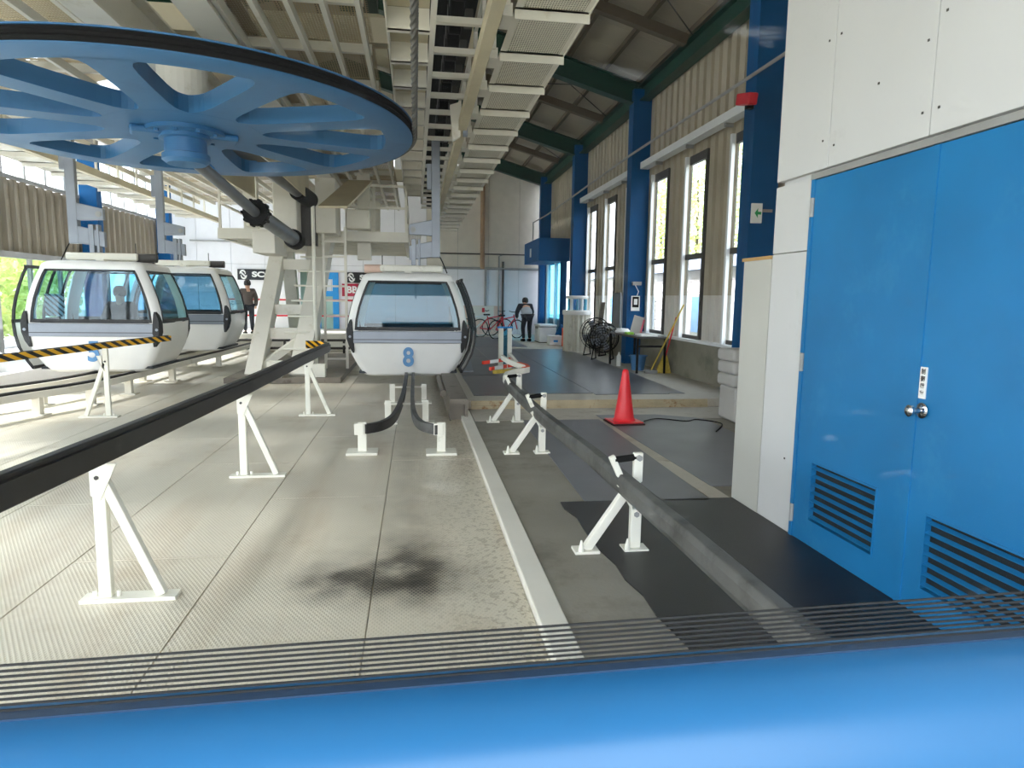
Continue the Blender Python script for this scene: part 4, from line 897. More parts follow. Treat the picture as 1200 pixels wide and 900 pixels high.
MB().sweep([(-0.025, -0.075), (0.03, -0.075), (0.03, 0.075), (-0.025, 0.075)], path).build('rail', 'rail_black', g1, 0.008)
MB().sweep([(0.03, -0.05), (0.045, -0.045), (0.045, 0.045), (0.03, 0.05)], path).build('rail_pad', 'rail_black', g1)
endp = [(-1.37, 10.75, 0.86), (-1.45, 11.0, 0.86), (-1.62, 11.05, 0.87), (-1.78, 10.9, 0.88)]
MB().sweep([(-0.02, -0.06), (0.02, -0.06), (0.02, 0.06), (-0.02, 0.06)], [(-1.36, 10.8, 0.79), (-1.42, 11.0, 0.80), (-1.55, 11.08, 0.81), (-1.72, 11.0, 0.82)]).build('end_hook', 'hazard', g1)
for y, x in ((3.72, -1.62), (6.22, -1.51), (9.4, -1.43)): afoot(g1, x - 0.03, y, 0.84, 1)
g2 = empty('guard_rail', (0, 0, 0)); tag(g2, 'guard rail with yellow and black hazard stripes in front of cabin five', 'guard rail', 'guard rails')
MB().sweep([(-0.02, -0.038), (0.02, -0.038), (0.02, 0.038), (-0.02, 0.038)], [(-5.1, 5.6, 0.86), (-4.75, 6.6, 0.87), (-4.40, 7.9, 0.88), (-4.16, 9.24, 0.89), (-4.0, 10.0, 0.90), (-3.74, 11.0, 0.91)]).build('striped_rail', 'hazard', g2)
MB().sweep([(-0.05, -0.045), (-0.02, -0.045), (-0.02, 0.045), (-0.05, 0.045)], [(-5.1, 5.6, 0.86), (-4.75, 6.6, 0.87), (-4.40, 7.9, 0.88), (-4.16, 9.24, 0.89), (-4.0, 10.0, 0.90), (-3.74, 11.0, 0.91)]).build('rail_back', 'rail_black', g2)
afoot(g2, -4.02, 9.45, 0.90, -1)

def rpost(e, x, y):
    for fx in (x - 0.32, x): MB().box(fx - 0.08, fx + 0.08, y - 0.06, y + 0.06, 0.0, 0.018).build('foot_plate', 'cream_white', e, 0.003)
    for fx in (x - 0.36, x - 0.06): MB().lathe([(0.0, 0.0), (0.018, 0.0), (0.016, 0.03), (0.006, 0.07), (0.0, 0.075)], 8, (fx, y - 0.045, 0.018)).build('anchor_bolt', 'cream_white', e)
    MB().beam((x - 0.32, y, 0.015), (x - 0.07, y, 0.38), 0.055, 0.055, (0, 1, 0)).build('strut', 'cream_white', e, 0.006)
    MB().box(x - 0.035, x + 0.035, y - 0.025, y + 0.025, 0.018, 0.30).build('upright', 'cream_white', e, 0.006)
    MB().beam((x, y, 0.28), (x - 0.10, y, 0.44), 0.06, 0.05, (0, 1, 0)).build('bent_plate', 'cream_white', e, 0.006)
    MB().beam((x - 0.06, y + 0.03, 0.36), (x + 0.02, y + 0.03, 0.46), 0.05, 0.05, (0, 1, 0)).build('offset_plate', 'cream_white', e, 0.006)
    MB().box(x - 0.015, x + 0.045, y + 0.01, y + 0.05, 0.44, 0.63).build('clamp_post', 'cream_white', e, 0.006)
    MB().tube([(x - 0.14, y + 0.03, 0.585), (x - 0.0, y + 0.03, 0.60)], 0.022, 10).build('roller', 'black', e, smooth=True)
    MB().beam((x - 0.16, y + 0.03, 0.61), (x - 0.10, y + 0.03, 0.48), 0.04, 0.04, (0, 1, 0)).build('clamp_plate', 'cream_white', e, 0.006)
    MB().tube([(x + 0.015, y - 0.01, 0.60), (x + 0.015, y + 0.01, 0.60)], 0.02, 6).build('bolt', 'frame_grey', e); MB().tube([(x, y - 0.035, 0.24), (x, y - 0.02, 0.24)], 0.018, 6).build('bolt', 'frame_grey', e)
g3 = empty('guard_rail', (0, 0, 0)); tag(g3, 'curved grey rubber guard rail along the walkway ending in a white hoop', 'guard rail', 'guard rails')
path = [(1.34, 0.9, 0.43), (1.33, 2.0, 0.43), (1.325, 3.0, 0.43), (1.31, 3.9, 0.43), (1.30, 4.8, 0.43), (1.265, 5.6, 0.43), (1.24, 6.4, 0.43), (1.225, 7.7, 0.43), (1.22, 8.5, 0.44), (1.215, 8.9, 0.45)]
MB().sweep([(-0.03, -0.065), (0.03, -0.065), (0.035, -0.02), (0.03, 0.065), (-0.03, 0.065), (-0.045, 0.03), (-0.045, -0.03)], path).build('rubber_rail', 'rail_grey', g3, 0.006)
MB().sweep([(0.03, -0.055), (0.05, -0.055), (0.05, 0.05), (0.03, 0.05)], path).build('back_channel', 'rail_black', g3)
hoop = [(1.21, 8.9, 0.46), (1.215, 9.2, 0.48), (1.28, 9.5, 0.50), (1.42, 9.75, 0.51), (1.58, 9.85, 0.52), (1.68, 10.0, 0.52), (1.68, 10.2, 0.53), (1.60, 10.45, 0.54), (1.5, 10.9, 0.56), (1.46, 11.4, 0.58)]
MB().sweep([(-0.025, -0.045), (0.025, -0.045), (0.025, 0.045), (-0.025, 0.045)], hoop).build('white_hoop', 'cream_white', g3, 0.012)
MB().sweep([(-0.03, 0.046), (0.03, 0.046), (0.03, 0.052), (-0.03, 0.052)], hoop[4:8]).build('red_tape', 'orange', g3)
MB().box(1.51, 1.59, 10.03, 10.09, 0.12, 0.50).build('hoop_post', 'cream_white', g3, 0.006)
rpost(g3, 1.385, 4.02); rpost(g3, 1.29, 6.75); rpost(g3, 1.30, 8.52)

gt = empty('barrier_gate', (0, 0, 0)); tag(gt, 'white twin-post barrier with orange striped bars on the platform', 'barrier')
MB().box(1.66, 1.76, 13.55, 13.62, 0.12, 0.98).build('post', 'cream_white', gt, 0.008); MB().box(1.84, 1.93, 13.55, 13.62, 0.12, 0.98).build('post', 'cream_white', gt, 0.008)
MB().box(1.64, 1.95, 13.54, 13.64, 0.98, 1.01).build('cap', 'sky_blue', gt); MB().box(1.76, 1.84, 13.58, 13.60, 0.14, 0.98).build('infill', 'glass_blue', gt)
MB().beam((1.22, 12.3, 0.40), (1.86, 12.9, 0.42), 0.05, 0.06).build('striped_bar', 'tape_orange', gt); MB().beam((1.28, 11.6, 0.36), (1.75, 12.2, 0.37), 0.05, 0.06).build('striped_bar', 'tape_orange', gt)
MB().beam((1.30, 11.3, 0.34), (1.72, 11.5, 0.35), 0.05, 0.06).build('yellow_bar', 'straw', gt); MB().beam((1.88, 13.5, 0.46), (1.62, 10.3, 0.50), 0.05, 0.06).build('white_bar', 'cream_white', gt)
MB().box(1.58, 1.64, 12.0, 12.06, 0.12, 0.4).build('stub_post', 'cream_white', gt)
rp = tag(MB().add([(0.86, 13.2, 0.13), (1.12, 13.2, 0.13), (1.14, 14.6, 0.40), (0.90, 14.6, 0.40), (0.86, 13.2, 0.145), (1.12, 13.2, 0.145), (1.14, 14.6, 0.415), (0.90, 14.6, 0.415)], [(0, 1, 2, 3), (7, 6, 5, 4), (0, 4, 5, 1), (1, 5, 6, 2), (2, 6, 7, 3), (3, 7, 4, 0)]).box(0.9, 1.1, 14.4, 14.5, 0.12, 0.36).build('ramp_plate', 'grey_steel', None), 'grey metal plate standing on the platform beside the open cabin door', 'plate')

# floor guide for the cabins: two black bars closing to a narrow throat
fg = empty('cabin_guide', (0, 0, 0)); tag(fg, 'pair of black guide bars flaring out below cabin eight', 'floor guide')
pf = [(-0.025, -0.05), (0.025, -0.05), (0.025, 0.05), (-0.025, 0.05)]
def smooth_path(P, n=8):
    P = [Vector(p) for p in P]; out = []
    for i in range(len(P) - 1):
        p0, p1, p2, p3 = P[max(i - 1, 0)], P[i], P[i + 1], P[min(i + 2, len(P) - 1)]
        for k in range(n):
            t = k / n; out.append(0.5 * ((2 * p1) + (p2 - p0) * t + (2 * p0 - 5 * p1 + 4 * p2 - p3) * t * t + (3 * p1 - p0 - 3 * p2 + p3) * t ** 3))
    return out + [P[-1]]
MB().sweep(pf, smooth_path([(-0.53, 7.05, 0.22), (-0.36, 7.25, 0.22), (-0.25, 7.75, 0.22), (-0.19, 9.0, 0.22), (-0.17, 10.5, 0.22), (-0.17, 15.0, 0.22)])).build('guide_bar', 'rail_black', fg)
MB().sweep(pf, smooth_path([(0.22, 6.95, 0.22), (0.06, 7.2, 0.22), (-0.02, 7.8, 0.22), (-0.05, 9.0, 0.22), (-0.05, 10.5, 0.22), (-0.05, 15.0, 0.22)])).build('guide_bar', 'rail_grey', fg)
for x, y in ((-0.56, 7.08), (0.26, 7.0)):
    MB().box(x - 0.16, x + 0.16, y - 0.13, y + 0.13, FL, FL + 0.025).build('foot_plate', 'cream_white', fg, 0.004); MB().box(x - 0.045, x + 0.045, y - 0.03, y + 0.03, FL + 0.02, 0.29).build('post', 'cream_white', fg, 0.006); MB().box(x - 0.08, x + 0.02, y - 0.05, y + 0.05, 0.16, 0.28).build('clamp', 'cream_white', fg, 0.006)
for x, y in ((-0.36, 8.75), (0.12, 8.75), (-0.36, 10.4), (0.12, 10.4)):
    MB().box(x - 0.12, x + 0.12, y - 0.1, y + 0.1, FL, FL + 0.02).build('foot_plate', 'cream_white', fg); MB().box(x - 0.04, x + 0.04, y - 0.03, y + 0.03, FL + 0.02, 0.26).build('post', 'cream_white', fg); MB().box(min(x, -0.1), max(x, -0.1), y - 0.012, y + 0.012, 0.20, 0.225).build('arm', 'cream_white', fg)
pc = empty('platform_fender', (0, 0, 0)); tag(pc, 'worn steel channel along the platform edge under cabin eight', 'fender')
MB().box(0.44, 0.68, 8.85, 16.0, 0.18, 0.25).build('top_plate', 'worn_steel', pc); MB().box(0.44, 0.46, 8.85, 16.0, FL, 0.18).box(0.64, 0.68, 8.85, 16.0, FL, 0.18).build('side_plate', 'worn_steel', pc); MB().box(0.46, 0.64, 8.95, 9.0, FL, 0.18).build('end_plate', 'worn_steel', pc)
MB().tube([(0.40, 9.9, 0.18), (0.40, 16.0, 0.18)], 0.05, 8).build('edge_pipe', 'worn_steel', pc, smooth=True)

# left floor guide rails
for i, (dx, lab) in enumerate(((0.0, 'cream and black floor rail on short posts in front of cabin five'), (-0.75, 'black floor rail beside the white boarding platform'))):
    e = empty('floor_rail', (0, 0, 0)); tag(e, lab, 'floor rail', 'floor rails of the cabin turnaround')
    P = [(-5.6 + dx, 7.2, 0.24), (-5.15 + dx, 9.2, 0.24), (-4.78 + dx * 0.9, 10.3, 0.24), (-4.62 + dx * 0.8, 11.4, 0.24), (-4.55 + dx * 0.7, 13.4, 0.24), (-4.42 + dx * 0.7, 16.5, 0.24), (-4.3 + dx * 0.7, 21.0, 0.24)]
    sp = smooth_path(P); MB().sweep([(-0.05, -0.05), (0.05, -0.05), (0.05, 0.04), (-0.05, 0.04)], sp).build('beam', 'cream', e); MB().sweep([(-0.055, 0.04), (0.0, 0.04), (0.0, 0.075), (-0.055, 0.075)], sp).build('running_strip', 'rail_black', e)
    for q in sp[4::7]: MB().box(q.x - 0.05, q.x + 0.05, q.y - 0.05, q.y + 0.05, FL, 0.20).build('post', 'cream', e); MB().box(q.x - 0.12, q.x + 0.12, q.y - 0.1, q.y + 0.1, FL, FL + 0.015).build('foot_plate', 'cream', e)
for y, z, lab in ((19.4, 0.12, 'lower black pipe rail at floor level behind the tower'), (19.4, 0.34, 'upper black pipe rail at floor level behind the tower')):
    e = empty('pipe_rail', (0, 0, 0)); tag(e, lab, 'rail', 'pipe rails behind the tower')
    MB().tube([(-5.6, y, z), (-0.9, y, z)], 0.035, 8).build('pipe', 'frame_dark', e, smooth=True)
    for x in (-5.2, -3.6, -2.0, -1.0): MB().box(x - 0.03, x + 0.03, y - 0.03, y + 0.03, FL, z).build('post', 'frame_dark', e)
wp = tag(MB().box(-6.2, -0.6, 20.5, 20.7, FL, 0.45).build('low_wall', 'cream', None), 'low cream wall behind the pipe rails', 'low wall')
bs = empty('back_stage', (0, 0, 0)); struct(MB().box(-6.3, 0.4, 22.0, YB, -0.1, 0.30).build('floor_back_landing', 'cream', None), 'cream landing in front of the white back wall'); bpy.data.objects.remove(bs)

# ------------------------------------------------------------------ traffic cone
cn = empty('traffic_cone', (2.66, 8.30, 0.008)); cn.rotation_euler = (0, 0, 0.05); tag(cn, 'red plastic traffic cone standing on the grey mat', 'cone')
MB().box(-0.215, 0.215, -0.20, 0.20, 0.0, 0.022).build('rubber_base', 'cone_base', cn, 0.008); MB().box(-0.20, 0.20, -0.185, 0.185, 0.022, 0.036).build('base_rim', 'cone_red', cn, 0.006)
MB().lathe([(0.155, 0.03), (0.14, 0.05), (0.128, 0.07), (0.088, 0.34), (0.05, 0.60), (0.044, 0.655), (0.036, 0.685), (0.018, 0.70), (0.0, 0.703)], 28).build('cone_body', 'cone_red', cn, smooth=True)

# ------------------------------------------------------------------ things along the window wall
tb = empty('work_table', (0, 0, 0.12)); tag(tb, 'dark work table against the blue column', 'table')
MB().box(4.35, 5.0, 12.9, 14.9, 0.70, 0.735).build('table_top', 'frame_dark', tb); 
for x, y in ((4.38, 12.95), (4.95, 12.95), (4.38, 14.85), (4.95, 14.85)): MB().box(x - 0.02, x + 0.02, y - 0.02, y + 0.02, 0, 0.70).build('leg', 'black', tb)
MB().box(4.38, 4.95, 12.94, 12.97, 0.52, 0.56).build('apron', 'black', tb)
T = 0.12 + 0.735
tag(MB().lathe([(0.0, 0), (0.16, 0), (0.18, 0.03), (0.12, 0.09), (0.0, 0.10)], 12, (4.55, 14.5, T)).build('white_cloth', 'paper', None, smooth=True), 'crumpled white cloth on the end of the work table', 'cloth')
tag(MB().box(4.5, 4.85, 13.1, 13.5, T, T + 0.04).build('paper_stack', 'paper', None), 'stack of white papers on the work table', 'papers')
tag(MB().box(4.42, 4.56, 13.75, 13.95, T, T + 0.05).build('lime_tray', 'lime', None, 0.01), 'lime green tray on the work table', 'tray')
pk = empty('display_board', (4.66, 13.9, T)); pk.rotation_euler = (0, 0.25, 0.1); tag(pk, 'grey clipboard with a pink edge propped on the work table', 'clipboard')
MB().box(-0.16, 0.10, -0.02, 0.0, 0.0, 0.38).build('board', 'pad_grey', pk, 0.01); MB().box(0.06, 0.10, -0.026, -0.02, 0.05, 0.34).build('pink_edge', 'pink', pk)
bk = empty('bucket', (4.62, 13.6, 0.12)); tag(bk, 'blue bucket under the work table', 'bucket'); MB().lathe([(0.0, 0), (0.13, 0), (0.17, 0.30), (0.18, 0.31), (0.165, 0.31), (0.125, 0.02), (0.0, 0.02)], 18).build('body', 'bucket_blue', bk, smooth=True); MB().box(-0.2, 0.2, -0.012, 0.012, 0.285, 0.31).build('rim_bar', 'bucket_blue', bk)
tag(MB().lathe([(0.0, 0), (0.05, 0), (0.05, 0.22), (0.02, 0.27), (0.02, 0.31), (0.0, 0.31)], 12, (4.45, 14.4, 0.12)).build('bottle', 'paper', None, smooth=True), 'white bottle on the floor under the work table', 'bottle')
br = empty('broom', (0, 0, 0)); tag(br, 'long yellow-handled deck brush leaning against the window wall', 'broom'); h0, h1 = Vector((4.68, 12.95, 0.18)), Vector((5.06, 12.35, 1.50))
MB().tube([h0, h1], 0.016, 8).build('handle', 'straw', br, smooth=True); MB().box(4.55, 4.80, 12.9, 13.0, 0.12, 0.19).build('brush_head', 'frame_grey', br, 0.01)
b2 = empty('broom', (0, 0, 0)); tag(b2, 'short straw broom with red handle standing against the concrete base', 'broom'); MB().tube([(4.98, 13.0, 0.42), (5.10, 12.8, 1.25)], 0.014, 8).build('handle', 'red', b2, smooth=True)
MB().add([(4.78, 12.95, 0.12), (5.10, 12.95, 0.12), (5.02, 12.98, 0.48), (4.94, 12.98, 0.48), (4.78, 13.03, 0.12), (5.10, 13.03, 0.12), (5.02, 13.02, 0.48), (4.94, 13.02, 0.48)], [(0, 1, 2, 3), (7, 6, 5, 4), (0, 4, 5, 1), (1, 5, 6, 2), (2, 6, 7, 3), (3, 7, 4, 0)]).build('bristles', 'straw', b2)
def fan(x, y, r, label, rzv):
    e = empty('floor_fan', (x, y, 0.12), rzv); tag(e, label, 'fan', 'floor fans'); zc = r + 0.18
    for k in range(6):
        rr = r * (k + 1) / 6; MB().tube([(rr * math.cos(a), -0.10 + 0.03 * k / 6, zc + rr * math.sin(a)) for a in [2 * PI * i / 24 for i in range(25)]], 0.008, 5, False).build('grille_ring', 'black', e)
    MB().tube([(r * math.cos(a), 0.10, zc + r * math.sin(a)) for a in [2 * PI * i / 24 for i in range(25)]], 0.014, 6, False).build('rear_ring', 'black', e)
    for k in range(12): 
        a = 2 * PI * k / 12; MB().beam((0.04 * math.cos(a), -0.11, zc + 0.04 * math.sin(a)), (r * math.cos(a), -0.07, zc + r * math.sin(a)), 0.008, 0.008).build('grille_spoke', 'black', e)
    for k in range(4):
        a = PI / 2 * k + 0.4; c_, s_ = math.cos(a), math.sin(a)
        MB().add([(0.04 * c_, -0.03, zc + 0.04 * s_), (0.9 * r * math.cos(a - 0.28), -0.05, zc + 0.9 * r * math.sin(a - 0.28)), (0.9 * r * math.cos(a + 0.3), 0.03, zc + 0.9 * r * math.sin(a + 0.3))], [(0, 1, 2)]).build('blade', 'grey_steel', e)
    MB().tube([(0, -0.04, zc), (0, 0.16, zc)], 0.09, 14).build('motor', 'fan_grey', e, smooth=True)
    for s in (-1, 1):
        MB().tube([(s * 0.22, -0.2, 0.02), (s * 0.2, 0.0, zc * 0.9)], 0.016, 6).build('leg', 'black', e); MB().tube([(s * 0.22, 0.22, 0.02), (s * 0.2, 0.0, zc * 0.9)], 0.016, 6).build('leg', 'black', e); MB().tube([(s * 0.22, -0.22, 0.018), (s * 0.22, 0.24, 0.018)], 0.016, 6).build('skid', 'black', e)
    return e
fan(4.50, 15.9, 0.36, 'black industrial floor fan beside the blue column', -0.5); fan(4.62, 17.1, 0.40, 'brownish floor fan standing behind the black one', -0.7)
dr = empty('fluted_drum', (4.48, 18.55, 0.12)); tag(dr, 'cream fluted drum with a jar-like top beside the window wall', 'drum')
v = []; f = []; n = 72
for z in (0.0, 1.03):
    for k in range(n):
        a = 2 * PI * k / n; r = 0.36 + 0.022 * math.cos(18 * a); v.append((r * math.cos(a), r * math.sin(a), z))
f = [(k, (k + 1) % n, n + (k + 1) % n, n + k) for k in range(n)] + [tuple(range(n))]
MB().add(v, f).build('fluted_body', 'drum', dr, smooth=True)
MB().lathe([(0.0, 1.02), (0.40, 1.02), (0.41, 1.04), (0.41, 1.13), (0.39, 1.15), (0.0, 1.15)], 32).build('collar', 'cabin_white', dr, smooth=True)
for k in range(10): 
    a = 2 * PI * k / 10; MB().tube([(0.24 * math.cos(a), 0.24 * math.sin(a), 1.15), (0.24 * math.cos(a), 0.24 * math.sin(a), 1.46)], 0.045, 8).build('bottle_tube', 'glass_blue' if k % 2 else 'frame_white', dr, smooth=True)
MB().lathe([(0.0, 1.46), (0.31, 1.46), (0.32, 1.48), (0.32, 1.53), (0.30, 1.55), (0.0, 1.55)], 28).build('top_plate', 'cabin_white', dr, smooth=True)
tag(MB().beam((4.9, 17.9, 0.13), (4.95, 17.6, 1.5), 0.12, 0.05).build('leaning_plank', 'worn_steel', None), 'grey weathered plank leaning beside the fluted drum', 'plank')
tag(MB().box(5.02, 5.06, 16.3, 16.9, 0.87, 1.75).build('leaning_board', 'fan_grey', None, 0.01), 'grey board leaning on the window ledge behind the fans', 'board')
cu_ = empty('notice_plate', (4.98, 15.0, 1.55)); tag(cu_, 'white notice with a black square on the blue column', 'notice')
MB().box(-0.10, 0.10, -0.02, 0.0, -0.22, 0.12).build('plate', 'paper', cu_); MB().box(-0.075, 0.075, -0.026, -0.02, -0.14, 0.10).build('square', 'black', cu_); MB().box(-0.04, 0.04, -0.03, -0.026, -0.08, 0.05).build('inner_square', 'paper', cu_); MB().tube([(0.02, -0.02, 0.10), (0.06, -0.03, 0.22), (-0.02, -0.03, 0.36)], 0.01, 6).build('cord', 'frame_white', cu_)
MB().box(-0.10, 0.10, -0.1, 0.0, 0.36, 0.44).build('socket', 'frame_grey', cu_)
# cooler boxes and crate
cx_ = empty('cooler_box', (4.32, 22.4, 0.12)); tag(cx_, 'large white cooler box with lid near the blue entrance', 'cooler box')
MB().box(-0.28, 0.28, -0.5, 0.5, 0.02, 0.52).build('body', 'box_white', cx_, 0.03); MB().box(-0.30, 0.30, -0.52, 0.52, 0.53, 0.60).build('lid', 'frame_white', cx_, 0.02); MB().box(-0.31, -0.28, -0.2, 0.2, 0.45, 0.52).build('handle', 'frame_grey', cx_); MB().box(-0.27, 0.27, -0.48, 0.48, 0.0, 0.02).build('base', 'black', cx_)
cy_ = empty('small_cooler', (4.36, 21.0, 0.12)); tag(cy_, 'small white box with a blue mark beside the orange crate', 'box')
MB().box(-0.20, 0.20, -0.24, 0.24, 0.0, 0.30).build('body', 'box_white', cy_, 0.02); MB().box(-0.08, 0.06, -0.245, -0.24, 0.10, 0.17).build('mark', 'sky_blue', cy_)
oc = empty('orange_crate', (4.72, 20.35, 0.12)); tag(oc, 'orange crate frame standing by the fluted drum', 'crate')
for x in (-0.18, 0.18):
    for y in (-0.25, 0.25): MB().box(x - 0.03, x + 0.03, y - 0.03, y + 0.03, 0, 0.55).build('corner_post', 'orange', oc)
for z in (0.0, 0.22, 0.46):
    MB().box(-0.2, 0.2, -0.27, -0.25, z, z + 0.10).build('slat', 'orange', oc); MB().box(-0.2, 0.2, 0.25, 0.27, z, z + 0.10).build('slat', 'orange', oc); MB().box(-0.21, -0.19, -0.27, 0.27, z, z + 0.10).build('slat', 'orange', oc)
tp_ = MB().lathe([(0.0, 0), (0.30, 0), (0.24, 0.2), (0.12, 0.5), (0.03, 0.62), (0.0, 0.63)], 10, (4.70, 21.6, 0.12)).build('tarp_bundle', 'column_blue', None); tag(tp_, 'dark blue tarp bundle behind the cooler box', 'tarp')
# stacked grey pads behind the partition
def pad(x, y, z, sx, sy, sz, lab):
    p = MB().box(-sx / 2, sx / 2, -sy / 2, sy / 2, 0, sz).build('foam_pad', 'pad_grey', None, min(sx, sy, sz) * 0.28); p.location = (x, y, z); tag(p, lab, 'pad', 'grey foam pads stacked behind the booth'); p.modifiers['bevel'].segments = 4
pad(4.20, 8.45, 0.0, 0.15, 0.5, 0.46, 'upright grey foam pad at the outer edge of the stack base'); pad(4.36, 8.45, 0.0, 0.15, 0.5, 0.46, 'upright grey foam pad inside the stack base'); pad(4.52, 8.45, 0.0, 0.15, 0.5, 0.46, 'upright grey foam pad against the partition in the stack base')
pad(4.33, 8.45, 0.46, 0.5, 0.5, 0.17, 'lowest of the three flat grey foam pads'); pad(4.33, 8.45, 0.63, 0.5, 0.5, 0.17, 'middle of the three flat grey foam pads'); pad(4.32, 8.45, 0.80, 0.5, 0.5, 0.16, 'topmost of the flat grey foam pads')
cc = MB().tube(smooth_path([(4.29, 8.17, 0.92), (4.23, 8.15, 0.7), (4.25, 8.15, 0.5), (4.32, 8.15, 0.38)]), 0.010, 6).build('black_cable', 'black', None); tag(cc, 'black cable looping over the grey foam pads', 'cable')
c2 = MB().tube(smooth_path([(2.95, 8.35, 0.02), (3.2, 8.5, 0.02), (3.5, 8.3, 0.02), (3.7, 8.4, 0.02), (3.9, 8.1, 0.02), (3.6, 7.6, 0.02)]), 0.008, 6).build('black_cable', 'black', None); tag(c2, 'thin black cable lying on the mat behind the cone', 'cable')
ex = empty('exit_sign', (4.82, 9.38, 2.85)); tag(ex, 'green and white exit arrow sign on the blue column by the booth', 'exit sign')
MB().box(-0.02, 0.14, -0.02, 0.02, -0.14, 0.14).build('panel', 'paper', ex, 0.005); MB().add([(0.02, -0.026, 0.0), (0.07, -0.026, 0.07), (0.07, -0.026, 0.02), (0.12, -0.026, 0.02), (0.12, -0.026, -0.02), (0.07, -0.026, -0.02), (0.07, -0.026, -0.07)], [(0, 1, 2, 3, 4, 5, 6)]).build('arrow', 'exit_green', ex); MB().box(0.12, 0.3, -0.01, 0.01, 0.02, 0.06).build('arm', 'frame_grey', ex)
al = empty('alarm_beacon', (4.72, 9.40, 4.42)); tag(al, 'red alarm beacon on the blue column above the window', 'alarm'); MB().beam((-0.05, -0.15, -0.03), (-0.05, 0.25, 0.06), 0.14, 0.16).build('horn', 'red', al, 0.02); MB().box(-0.02, 0.1, 0.08, 0.16, -0.1, 0.1).build('bracket', 'black', al)
# bicycles by the back wall
def bike(x, y, col, lab, rzv):
    e = empty('bicycle', (x, y, 0.12), rzv); tag(e, lab, 'bicycle', 'bicycles by the back wall'); R_ = 0.33
    for wx in (-0.52, 0.52):
        MB().tube([(wx + R_ * math.cos(a), 0, R_ + R_ * math.sin(a)) for a in [2 * PI * i / 28 for i in range(29)]], 0.02, 6, False).build('wheel', 'tyre', e)
        for k in range(8): MB().tube([(wx, 0, R_), (wx + R_ * math.cos(PI * k / 4), 0, R_ + R_ * math.sin(PI * k / 4))], 0.003, 4).build('wheel_spoke', 'frame_grey', e)
    for a, b in (((-0.52, 0.33), (-0.1, 0.28)), ((-0.1, 0.28), (-0.22, 0.78)), ((-0.52, 0.33), (-0.2, 0.70)), ((-0.2, 0.70), (0.36, 0.78)), ((-0.1, 0.28), (0.38, 0.70)), ((0.34, 0.86), (0.52, 0.33))):
        MB().tube([(a[0], 0, a[1]), (b[0], 0, b[1])], 0.022, 8).build('frame_tube', col, e, smooth=True)
    MB().box(-0.36, -0.12, -0.06, 0.06, 0.80, 0.86).build('saddle', 'black', e, 0.02); MB().tube([(0.38, -0.28, 0.98), (0.34, -0.1, 0.95), (0.34, 0.1, 0.95), (0.38, 0.28, 0.98)], 0.014, 6).build('handlebar', 'black', e)
    MB().tube([(-0.12, -0.08, 0.2), (-0.12, 0.08, 0.36)], 0.012, 6).build('crank', 'frame_grey', e)
bike(2.85, 25.2, 'red', 'red bicycle parked below the switch box', 0.35); bike(3.25, 24.2, 'red', 'red bicycle parked nearest the person in the grey vest', 0.6); bike(2.35, 25.9, 'frame_white', 'white bicycle parked against the back wall', 0.15)

